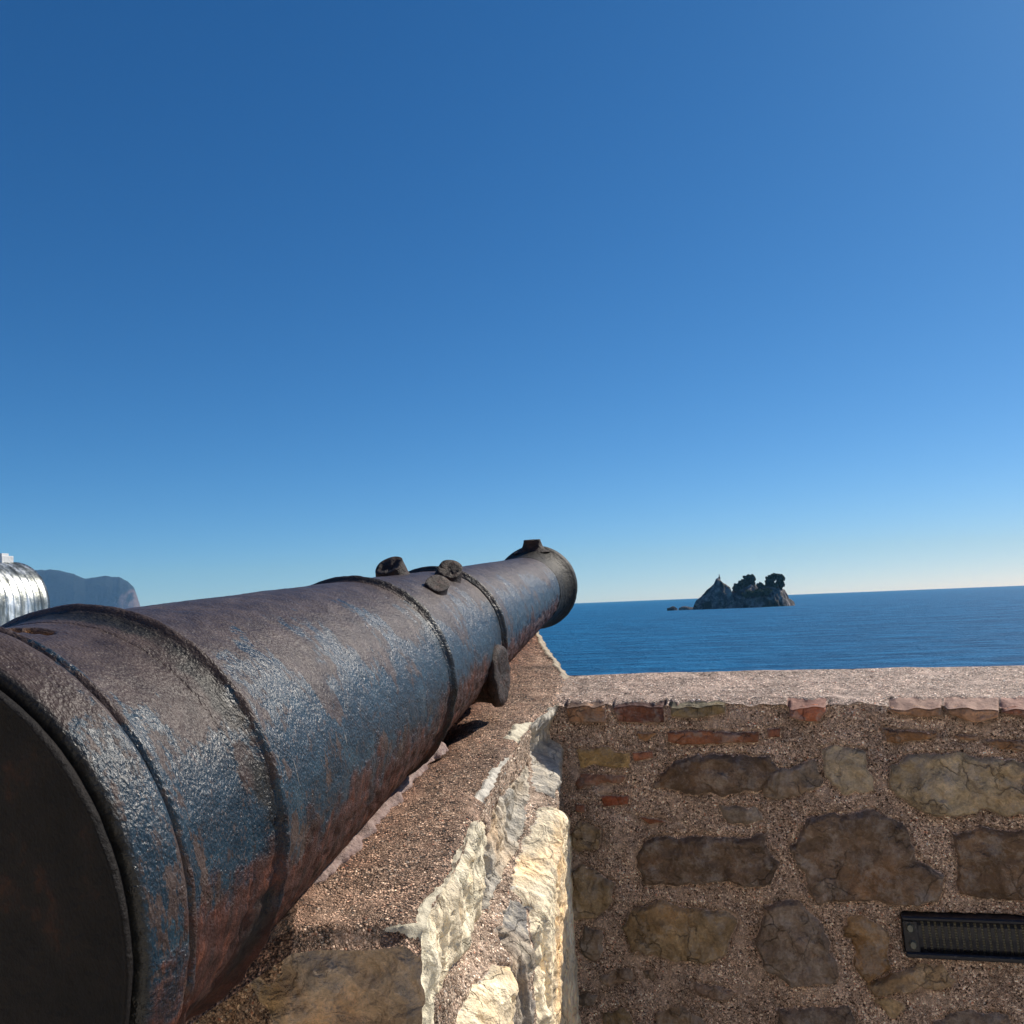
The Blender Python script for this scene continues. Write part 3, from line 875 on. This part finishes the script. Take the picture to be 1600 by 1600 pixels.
rel(mesh_obj('gravel_cap', np.stack([Xk, Yk, Zk + .0005], -1).reshape(-1, 3), grid_faces(len(us), len(vs_), False), M_ptop, wall, cols={'Mask': mask.ravel(), 'Col': col.reshape(-1, 3)}))
# outer face, down to the rocks
g = Geo()
uu = us[::6]
vv = []
for u_ in uu:
    x_, y_ = K1 + kd * u_
    vv += [(x_, y_, -.22), (x_ + nd[0] * .4, y_ + nd[1] * .4, SEA_Z - 1)]
g.add(vv, [(2 * i, 2 * i + 1, 2 * i + 3, 2 * i + 2) for i in range(len(uu) - 1)])
o = rel(g.build('outer_masonry', M_par, wall))
for nm in ('Mask', 'Col'):
    ca = o.data.color_attributes.new(nm, 'FLOAT_COLOR', 'POINT')
    for i in range(len(o.data.vertices)): ca.data[i].color = (0, 0, 0, 1)

# ------------------------------------------------------------------ wall lamp behind a grille
def on_wall(px, py, out=0.0):
    r = ray(px, py)
    # plane: (P - J).nd = -out
    k = (J @ nd - out) / (r[:2] @ nd)
    return r * k


N = NT('black_painted_iron')
vec = N.coord('Object')
M_blk = N.fin(N.mix(N.ramp(N.noise(vec, 90, 5, .7), [(.58, 0.0), (.68, 1.0)]), (.012, .014, .022), (.10, .10, .11)), .42, N.bump(N.noise(vec, 160, 4), .0015))
N = NT('ribbed_lamp_glass')
vec = N.coord('Object')
wv = N.n('TexWave', wave_type='BANDS', bands_direction='Z'); N.l(vec, wv.inputs[0]); wv.inputs['Scale'].default_value = 55
M_lens = N.fin(N.mix(wv.outputs[1], (.4, .38, .28), (.92, .88, .72)), .28, N.bump(wv.outputs[1], .002))
N = NT('galvanised_bolt')
M_bolt = N.fin((.17, .18, .16), .5, N.bump(N.noise(N.coord('Object'), 300, 3), .0006), metal=.6)
u3 = np.array([ud[0], ud[1], 0]); n3 = np.array([nd[0], nd[1], 0]); zz = np.array([0, 0, 1.0])
tl = on_wall(1410, 1426); bl = on_wall(1413, 1490)
tr_ = on_wall(1600, 1433); br_ = on_wall(1600, 1499)
hmid = (tl + bl) / 2
hh_ = np.linalg.norm(tl - bl) / 2
ex1 = (tr_ + br_) / 2 - hmid; wlen = np.linalg.norm(ex1) * 1.28
e1 = ex1 / np.linalg.norm(ex1)
e2 = np.cross(n3, e1); e2 = e2 / np.linalg.norm(e2)
if e2[2] < 0: e2 = -e2
lamp = empty('wall_lamp', tuple(hmid + e1 * wlen / 2))
tag(lamp, 'long black grille lamp set into the rubble parapet face', 'lamp')


def lp(a, b, c):        # along, up, out
    return hmid + e1 * a + e2 * b - n3 * c


g = Geo()
t_ = hh_ * .11
g.box(lp(wlen / 2, hh_ - t_, .004), e1 * wlen / 2, e2 * t_, n3 * .022, .003)
g.box(lp(wlen / 2, -hh_ + t_ * 1.2, .004), e1 * wlen / 2, e2 * t_ * 1.2, n3 * .022, .003)
g.box(lp(.016, 0, .003), e1 * .016, e2 * (hh_ - 2.2 * t_), n3 * .018, .002)
g.box(lp(wlen - .016, 0, .003), e1 * .016, e2 * (hh_ - 2.2 * t_), n3 * .018, .002)
rel(g.build('frame', M_blk, lamp))
g = Geo().box(lp(wlen / 2, 0, -.010), e1 * wlen * .49, e2 * (hh_ * .80), n3 * .006)
rel(g.build('lens', M_lens, lamp))
nb = 19
x0_, x1_ = .036, wlen - .036
first = None
gb = Geo()
hb = hh_ * .86
prev = None
pts_ = [(-hb, .006), (-hb * .6, .016), (0, .019), (hb * .6, .016), (hb, .006)]
vv = []
for (zb, ob) in pts_:
    for (a_, c_) in ((-.0042, 0), (.0042, 0), (.0042, -.006), (-.0042, -.006)):
        vv.append(e1 * a_ + e2 * zb - n3 * (ob + c_))
fs = [(0, 1, 2, 3), (16, 19, 18, 17)]
for i in range(4):
    for k in range(4):
        fs.append((i * 4 + k, i * 4 + (k + 1) % 4, i * 4 + 4 + (k + 1) % 4, i * 4 + 4 + k)[::-1])
gb.add(vv, fs)
bar0 = gb.build('bar', M_blk, lamp)
inv = Matrix.Translation(-Vector(lamp.location))
for i in range(nb):
    o = bar0 if i == 0 else bar0.copy()
    if i: C.objects.link(o)
    o.parent = lamp; o.matrix_parent_inverse = inv
    o.location = tuple(lp(x0_ + (x1_ - x0_) * i / (nb - 1), 0, 0) - 0)
for a_, b_ in ((.016, hh_ * .42), (.018, -hh_ * .38)):
    g = Geo()
    k = 8
    ring = [lp(a_ + .009 * math.cos(q), b_ + .011 * math.sin(q), .021) for q in np.linspace(0, 2 * math.pi, k + 1)[:-1]]
    rin2 = [lp(a_ + .006 * math.cos(q), b_ + .008 * math.sin(q), .027) for q in np.linspace(0, 2 * math.pi, k + 1)[:-1]]
    g.add(ring + rin2, [(i, (i + 1) % k, k + (i + 1) % k, k + i)[::-1] for i in range(k)] + [tuple(range(k, 2 * k))[::-1]])
    rel(g.build('bolt', M_bolt, lamp))

# ------------------------------------------------------------------ cannon
N = NT('weathered_cannon_paint')
uvn = N.n('UVMap'); uvn.uv_map = 'UVMap'
sp = N.n('SeparateXYZ'); N.l(uvn.outputs[0], sp.inputs[0])
Uu, Pv = sp.outputs[0], sp.outputs[1]        # metres along the bore; angle in radians (0 = right side, pi/2 = top)
cmb = N.n('CombineXYZ'); N.l(Uu, cmb.inputs[0]); N.l(N.math('MULTIPLY', Pv, .24), cmb.inputs[1])
uvv = cmb.outputs[0]
obj = N.coord('Object')


def mapv(scale, rot=0.0):
    m = N.n('Mapping'); N.l(uvv, m.inputs[0]); m.inputs['Scale'].default_value = scale; m.inputs['Rotation'].default_value = (0, 0, rot)
    return m.outputs[0]


st = mapv((6.5, 4.6, 1), .35)
patch = N.noise(st, 1.0, 8, .66, .35)
flake = N.noise(mapv((60, 22, 1), .35), 1.0, 6, .7)
# more of the dark blue coat survives on the flank than on the crown
bias = N.ramp(N.math('MULTIPLY_ADD', Pv, 1 / 4.0, .5), [(.12, .0), (.30, .28), (.40, .56), (.52, .64), (.62, .56), (.70, .43), (.80, .27), (1.0, .24)])
bm_ = N.math('ADD', N.math('ADD', N.math('MULTIPLY', N.math('SUBTRACT', patch, .5), 1.5), N.math('MULTIPLY', N.math('SUBTRACT', flake, .5), .75)), bias)
bluem = N.ramp(bm_, [(.485, 0.0), (.515, 1.0)])
brown = N.ramp(N.noise(obj, 24, 6, .65), [(.3, (.032, .022, .021)), (.5, (.062, .044, .039)), (.7, (.105, .077, .067))])
blue = N.ramp(N.noise(obj, 16, 5, .65), [(.3, (.005, .014, .024)), (.55, (.010, .030, .050)), (.75, (.030, .064, .088))])
spk = N.ramp(N.noise(obj, 330, 4, .7), [(.56, 0.0), (.64, 1.0)])
c = N.mix(bluem, brown, blue)
c = N.mix(N.math('MULTIPLY', spk, .6), c, (.15, .115, .10))
fk2 = N.ramp(N.noise(mapv((95, 48, 1), .35), 1.0, 4, .6), [(.60, 0.0), (.635, 1.0)])
c = N.mix(N.math('MULTIPLY', fk2, .8), c, brown)
scr = N.noise(mapv((170, 11, 1), .5), 1.0, 3, .5)
scr = N.math('MULTIPLY', N.ramp(scr, [(.70, 0.0), (.73, 1.0)]), N.ramp(N.noise(obj, 7, 3), [(.48, 0.0), (.58, 1.0)]))
c = N.mix(N.math('MULTIPLY', scr, .75), c, (.34, .29, .24))
lowm = N.ramp(N.math('ADD', N.math('MULTIPLY_ADD', Pv, -.62, .24), N.math('MULTIPLY', N.math('SUBTRACT', N.noise(obj, 9, 6, .7), .5), 1.1)), [(.27, 0.0), (.40, 1.0)])
rust = N.ramp(N.noise(mapv((40, 13, 1), .2), 1.0, 7, .72, .5), [(.28, (.012, .008, .008)), (.42, (.036, .015, .012)), (.56, (.075, .027, .019)), (.68, (.19, .062, .032)), (.78, (.10, .09, .07))])
c = N.mix(lowm, c, rust)
pit = N.attr('Rust').outputs['Color']
prust = N.ramp(N.noise(obj, 60, 6, .7), [(.3, (.02, .012, .008)), (.55, (.10, .04, .015)), (.75, (.32, .15, .05))])
c = N.mix(pit, c, prust)
ring = N.attr('Ring').outputs['Color']
c = N.mix(N.math('MULTIPLY', ring, .95), c, N.ramp(N.noise(obj, 70, 5, .7), [(.35, (.010, .011, .012)), (.6, (.026, .026, .024)), (.75, (.09, .075, .055))]))
orange = N.noise(mapv((310, 190, 1), .3), 1.0, 3, .5, .5)
cast = N.voro(mapv((430, 270, 1), .3), 1.0, 'SMOOTH_F1')
coarse = N.noise(obj, 30, 5, .6)
hh = N.math('ADD', N.math('MULTIPLY', orange, 1.5), N.math('MULTIPLY', cast.outputs[0], -.8))
hh = N.math('ADD', hh, N.math('MULTIPLY', bluem, .18))
b = N.bump(N.math('ADD', coarse, N.math('MULTIPLY', N.noise(obj, 150, 5, .65), .22)), .006, .6)
b = N.bump(hh, .00105, 1.0, b)
b = N.bump(N.math('MULTIPLY', N.noise(mapv((110, 45, 1), .2), 1.0, 6, .75), N.math('ADD', lowm, N.math('MULTIPLY', pit, 1.0))), .006, .9, b)
rgh = N.mix(lowm, N.ramp(N.noise(obj, 60, 4), [(.3, .30), (.7, .44)]), (.56, .56, .56))
rgh = N.mix(N.math('MULTIPLY', N.math('SUBTRACT', 1.0, bluem), .35), rgh, (.55, .55, .55))
rgh = N.mix(pit, rgh, (.8, .8, .8))
M_can = N.fin(c, rgh, b, spec=.6)
N.l(N.mix(bluem, (.24, .24, .24), (.42, .42, .42)), N.b.inputs['Specular IOR Level'])

N = NT('rusty_iron')
vec = N.coord('Object')
M_rust = N.fin(N.ramp(N.noise(vec, 55, 7, .7), [(.3, (.010, .008, .007)), (.5, (.026, .014, .011)), (.65, (.065, .028, .018)), (.78, (.13, .075, .052))]), .62,
               N.bump(N.noise(vec, 120, 6, .7), .006), spec=.35)

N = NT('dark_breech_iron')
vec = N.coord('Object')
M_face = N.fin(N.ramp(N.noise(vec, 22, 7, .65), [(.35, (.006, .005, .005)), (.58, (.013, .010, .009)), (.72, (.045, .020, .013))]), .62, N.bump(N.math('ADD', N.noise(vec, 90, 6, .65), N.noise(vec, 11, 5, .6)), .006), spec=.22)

N = NT('dark_muzzle_iron')
vec = N.coord('Object')
M_muz = N.fin(N.ramp(N.noise(vec, 16, 6, .65), [(.35, (.005, .005, .004)), (.55, (.014, .012, .009)), (.72, (.038, .032, .020))]), .6, N.bump(N.noise(vec, 60, 6, .65), .004), spec=.28)

cannon = empty('cannon', (0, 0, 0))
cy = -PS
cannon.matrix_world = Matrix(((PA[0], cy[0], PT[0], P0[0]), (PA[1], cy[1], PT[1], P0[1]), (PA[2], cy[2], PT[2], P0[2]), (0, 0, 0, 1)))
tag(cannon, 'old iron cannon with worn blue-black paint and rust pointing out to sea', 'cannon')
# local frame: X along the bore to the muzzle, Y to the left, Z up; angle phi from the right side (-Y) up to the top
VENT = (.150, rad(97))


def cyl_hit(px, py, r):
    d = ray(px, py)
    k = .3
    while k < 4:
        P = d * k - P0
        t = P @ PA
        if np.linalg.norm(P - PA * t) <= r: break
        k += .001
    v_ = P - PA * t
    return t, math.atan2(v_ @ PT, v_ @ PS)


VENT = cyl_hit(46, 984, .2465)
print('vent', VENT)


def lathe(name, prof, step=.006, nseg=420, noise=.0006, low=.0025, rust=None, ringm=None, parent=None, mat=None):
    pr = [prof[0]]
    for a_, b_ in zip(prof[:-1], prof[1:]):
        n = max(1, int(math.hypot(b_[0] - a_[0], b_[1] - a_[1]) / step))
        for k in range(1, n + 1):
            pr.append((a_[0] + (b_[0] - a_[0]) * k / n, a_[1] + (b_[1] - a_[1]) * k / n))
    pr = np.array(pr)
    phi = np.linspace(-math.pi / 2, 1.5 * math.pi, nseg + 1)
    T, PH = np.meshgrid(pr[:, 0], phi, indexing='ij')
    R = np.repeat(pr[:, 1][:, None], nseg + 1, 1)
    cx_, sx_ = np.cos(PH), np.sin(PH)
    n1 = fbm(T * 9, cx_ * 2.2, sx_ * 2.2, 3, 200)
    n2 = fbm(T * 55, R * cx_ * 55, R * sx_ * 55, 3, 210)
    lw = sstep(.1, -.5, np.where(PH > math.pi / 2, math.pi - PH, PH))
    D = noise * (1.4 * n1 + n2) + lw * low * np.minimum(n2, .35) * 1.0
    ru = np.zeros_like(T)
    if rust == 'vent':
        dx = (T - VENT[0]) ; dy = (PH - VENT[1]) * .25
        e = np.sqrt((dx / .016) ** 2 + (dy / .030) ** 2) + .2 * fbm(T * 60, PH * 20, 0, 3, 5)
        D = D - .010 * sstep(1.1, .6, e)
        ru = sstep(1.12, .98, e)
    R = R + D * (R > .02)
    V = np.stack([T, -R * cx_, R * sx_], -1).reshape(-1, 3)
    rg = np.interp(T, [0, 1], [0, 0]) if ringm is None else ringm(T, PH)
    return mesh_obj(name, V, grid_faces(len(pr), nseg + 1), mat or M_can, parent, cols={'Rust': ru.ravel(), 'Ring': rg.ravel()}, uv=np.stack([T.ravel(), PH.ravel()], -1))


def arc(t0, r0, t1, r1, bulge, n=8):
    """points of a rounded ridge from (t0,r0) to (t1,r1)"""
    return [(t0 + (t1 - t0) * k / n, r0 + (r1 - r0) * k / n + bulge * math.sin(math.pi * k / n)) for k in range(n + 1)]


TA, TB, TC, TN_, TM = .2901, 1.0929, 1.6420, 2.7781, 2.9749
zero = lambda T, PH: 0 * T
dk = lambda f: (lambda T, PH: f + 0 * T)
lathe('breech_face', [(.030, .0001), (.026, .10), (.020, .22), (.016, .2535)] + [(.006, .2570), (.001, .2585), (.001, .2612), (.008, .2615), (.016, .2570)], .007, 420, .0006, .001, None, dk(.75), cannon, M_face)
lathe('base_ring', [(.017, .2560), (.0175, .2635), (.020, .2668), (.026, .2690), (.045, .2718), (.060, .2732), (.069, .2732), (.0735, .2722), (.0752, .2660)], .003, 480, .0005, .0015, None, lambda T, PH: sstep(.025, .021, T), cannon)  # ring mask puts the shade of the rear step into the colour
lathe('barrel', [(.0748, .2650), (.0765, .2670)] + arc(.0770, .2675, .0930, .2655, .0062, 10) + [(.096, .2590), (.104, .2545), (.112, .2515), (.13, .2490), (.20, .2450), (.236, .2440), (.275, .2450), (.31, .2445), (TB - .01, .2085), (TB + .02, .2075), (TC - .02, .1835), (TC + .02, .1800), (TN_, .1365)], .006, 460, .0006, .0035, 'vent', zero, cannon)
ringrag = lambda T, PH: np.clip(.75 + .7 * fbm(T * 30, np.cos(PH) * 9, np.sin(PH) * 9, 3, 70), 0, 1)
lathe('reinforce_ring', [(.232, .2415)] + [(.238, .2450), (.250, .2462), (.262, .2472), (.274, .2490), (.279, .2520)] + arc(.280, .2525, .298, .2525, .0065, 8) + [(.3015, .2495), (.303, .2420)], .003, 480, .0008, .002, None,
      lambda T, PH: sstep(.236, .244, T) * sstep(.283, .276, T) * sstep(.244, .256, T + .008 * fbm(np.cos(PH) * 9, np.sin(PH) * 9, 0, 3, 4)) * np.clip(1.05 + 1.3 * fbm(T * 12, np.cos(PH) * 5, np.sin(PH) * 5, 4, 71), 0, 1) * sstep(1.9, 1.0, np.abs(PH - .75)), cannon)
lathe('reinforce_ring', [(TB - .024, .2060), (TB - .020, .2105)] + arc(TB - .015, .2110, TB + .010, .2110, .0085, 8) + [(TB + .0135, .2090), (TB + .014, .2030)], .003, 420, .0010, .001, None, lambda T, PH: ringrag(T, PH) * sstep(-.020, -.010, T - TB), cannon)
lathe('reinforce_ring', [(TC - .020, .1810), (TC - .017, .1865)] + arc(TC - .012, .1880, TC + .010, .1880, .0080, 8) + [(TC + .014, .1850), (TC + .015, .1760)], .003, 420, .0009, .001, None, ringrag, cannon)
lathe('muzzle', [(TN_ - .012, .1345), (TN_ - .011, .1372)] + arc(TN_ - .010, .1375, TN_ + .006, .1375, .0022, 5) + [(TN_ + .008, .1368), (TN_ + .04, .1362), (TN_ + .08, .1385), (TN_ + .12, .1445), (TN_ + .150, .1530), (TN_ + .170, .1630), (TN_ + .180, .1700), (TM, .1718), (TM + .014, .1715), (TM + .024, .1690), (TM + .028, .1640), (TM + .030, .11), (TM + .030, .075), (TM + .022, .068), (TM - .5, .066), (TM - .5, .001)], .006, 320, .0005, .001, None, lambda T, PH: 1.0 + 0 * T, cannon, M_muz)


def stump(name, base, up, r_a, r_b, hgt_, seed, mat, tilt=(0, 0, 0), rootd=.02, cut=.3, flare=.55):
    """a broken stub growing out of the barrel: rounded oval section, rough fractured end"""
    up = np.array(up, float); up /= np.linalg.norm(up)
    ax = np.array([1.0, 0, 0]); ax = ax - up * (ax @ up); ax /= np.linalg.norm(ax)
    sd_ = np.cross(up, ax)
    n, m = 40, 14
    vs = []
    for j in range(m):
        q = j / (m - 1)
        hh = -rootd + (hgt_ + rootd) * q
        f = 1.0 + flare * (1 - q) ** 3 - .06 * q
        for k in range(n):
            a_ = 2 * math.pi * k / n
            rr = f * (1 + .06 * vnoise(math.cos(a_) * 2 + seed, math.sin(a_) * 2, q * 3, seed))
            e = abs(math.cos(a_)) ** 2.6 + abs(math.sin(a_)) ** 2.6
            rr = rr / e ** (1 / 2.6)
            hx = hh + cut * (q ** 2) * r_a * math.cos(a_)
            vs.append(np.array(base) + up * hx + ax * r_a * rr * math.cos(a_) + sd_ * r_b * rr * math.sin(a_) + np.array(tilt) * q)
    fs = []
    for j in range(m - 1):
        for k in range(n):
            fs.append((j * n + k, j * n + (k + 1) % n, (j + 1) * n + (k + 1) % n, (j + 1) * n + k))
    last = (m - 1) * n
    topc = np.mean(vs[last:last + n], axis=0)
    prev = last
    for s_ in (.75, .45, .18):
        b0 = len(vs)
        for k in range(n):
            p_ = topc + (vs[last + k] - topc) * s_
            p_ = p_ + up * .16 * r_b * float(fbm(p_[0] * 120, p_[1] * 120, p_[2] * 120 + seed, 3, seed)) - up * .18 * r_b * (1 - s_)
            vs.append(p_)
        for k in range(n):
            fs.append((prev + k, prev + (k + 1) % n, b0 + (k + 1) % n, b0 + k))
        prev = b0
    fs.append(tuple(range(prev, prev + n)))
    return mesh_obj(name, vs, fs, mat, cannon, True)


def rad_at(t):
    return float(np.interp(t, [.31, TB, TB + .02, TC, TC + .02, TN_], [.2445, .2085, .2075, .183, .18, .1365]))


def hit(px, py, off=0.0):
    """point where the pixel's ray meets the barrel; returns (t, phi)"""
    d = ray(px, py)
    k = .3
    while k < 6:
        P = d * k - P0
        t = P @ PA
        rr = np.linalg.norm(P - PA * t)
        if rr <= rad_at(t) + off: break
        k += .002
    v_ = P - PA * t
    return t, math.atan2(v_ @ PT, v_ @ PS)


def surf(t, ph, r):
    return np.array([t, -r * math.cos(ph), r * math.sin(ph)])


# stubs of the broken lifting handles
for (t_, ph, ra, rb, hg, cut, sd_) in ((1.42, rad(98), .034, .036, .026, .55, 3), (1.330, rad(56), .042, .026, .016, .25, 4), (1.55, rad(67), .034, .032, .022, .55, 6)):
    r_ = rad_at(t_)
    stump('lifting_handle', surf(t_, ph, r_), surf(0, ph, 1), ra, rb, hg, sd_, M_rust, (-.012, 0, 0), .02, cut)
# trunnions
for sgn, ph in ((1, rad(-22)), (-1, rad(202))):
    c0 = np.array([1.550, 0, -.082])
    d_ = np.array([0, -1.0 * sgn, 0])
    n, m = 48, 16
    vs = []; fs = []
    prof = [(.05, .066), (.14, .066), (.166, .067), (.174, .070), (.180, .077), (.192, .077), (.199, .072), (.201, .062), (.197, .04), (.195, .0)]
    for j, (q, rr) in enumerate(prof):
        for k in range(n):
            a_ = 2 * math.pi * k / n
            w_ = rr * (1 + .04 * float(vnoise(math.cos(a_) * 3, math.sin(a_) * 3, j, 8)))
            vs.append(c0 + d_ * q + np.array([math.cos(a_) * w_, 0, math.sin(a_) * w_]) + d_ * .003 * float(vnoise(math.cos(a_) * w_ * 90, math.sin(a_) * w_ * 90, 0, 5)))
    for j in range(len(prof) - 1):
        for k in range(n):
            q = (j * n + k, j * n + (k + 1) % n, (j + 1) * n + (k + 1) % n, (j + 1) * n + k)
            fs.append(q if sgn > 0 else q[::-1])
    mesh_obj('trunnion', vs, fs, M_rust, cannon, True)
# front sight on the muzzle swell
stump('front_sight', surf(TM - .014, rad(90), .166), (0, 0, 1), .022, .037, .030, 9, M_rust, (0, 0, 0), .02, .05, 1.1)

# ------------------------------------------------------------------ vaulted metal roof of the shed, far left
N = NT('galvanised_sheet')
vec = N.coord('Object')
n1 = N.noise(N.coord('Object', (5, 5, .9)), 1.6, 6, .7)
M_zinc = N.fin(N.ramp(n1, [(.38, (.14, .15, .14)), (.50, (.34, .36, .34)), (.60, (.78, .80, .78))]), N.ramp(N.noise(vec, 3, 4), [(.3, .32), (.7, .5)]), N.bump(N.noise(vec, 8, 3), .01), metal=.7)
N = NT('limewashed_wall')
M_lime = N.fin(N.ramp(N.noise(N.coord('Object'), 3, 5), [(.3, (.66, .65, .62)), (.7, (.8, .79, .76))]), .9, N.bump(N.noise(N.coord('Object'), 30, 4), .006))
DS = 11.0
rt = lambda px, py, y: ray(px, py) * (y / ray(px, py)[1])
ctop = rt(18, 880, DS)              # crown of the vault at its right-hand end
R_v = .62
ed = np.array([.94, -.34, 0])      # across the vault, from the crown towards the viewer
al = np.array([.34, .94, 0])       # along the vault
shed = empty('vaulted_shed', (ctop[0] - 2.0, ctop[1], FLOOR))
tag(shed, 'silvery shed with a seamed metal barrel roof at the left edge', 'shed')
g = Geo()
nseg = 40; per = .095
cols_n = 24 * 6 + 1
angs = np.linspace(-math.pi * .5, math.pi * .5, nseg + 1)
low_ext = 1.1
vs = []; prof = []
for a_ in angs:
    prof.append((R_v * math.sin(a_), R_v * (math.cos(a_) ** .9 if math.cos(a_) > 0 else 0) - R_v))
prof = [(-R_v - .02, -R_v - low_ext)] + prof + [(R_v + .06, -R_v - .5), (R_v + .10, -R_v - low_ext)]
for i in range(cols_n):
    s_ = -(i / (cols_n - 1)) * 24 * per
    ph_ = (i % 6)
    bumpo = .013 if ph_ == 0 else 0.0
    for (a_, z_) in prof:
        k = math.hypot(a_, z_ + R_v) or 1
        nrm_ = np.array([a_ / k, (max(z_ + R_v, 0)) / k])
        P = ctop + al * s_ + ed * (a_ + nrm_[0] * bumpo) + zz * (z_ + nrm_[1] * bumpo)
        vs.append(P)
fcs = grid_faces(cols_n, len(prof), True)
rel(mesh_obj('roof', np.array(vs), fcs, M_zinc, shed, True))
for e_ in (0, -24 * per):
    g = Geo().add([ctop + al * e_ + ed * a_ + zz * z_ for (a_, z_) in prof], [tuple(range(len(prof)))])
    rel(g.build('end_panel', M_zinc, shed))
g = Geo()
cb = ctop + al * (-12 * .095) + zz * (-R_v - low_ext + (FLOOR - (ctop[2] - R_v - low_ext)) / 2)
hgt2 = abs((ctop[2] - R_v - low_ext) - FLOOR) / 2
g.box(cb, al * 1.12, ed * (R_v + .0), zz * (hgt2 + .02))
rel(g.build('wall', M_lime, shed))
g = Geo()
cpc = ctop + al * (-.14) + zz * .035 - ed * .0
g.box(cpc, al * .085, ed * .10, zz * .045, .006)
g.box(cpc + zz * .058 - al * .01, al * .05, ed * .07, zz * .018, .004)
rel(g.build('roof_cap', M_lime, shed))
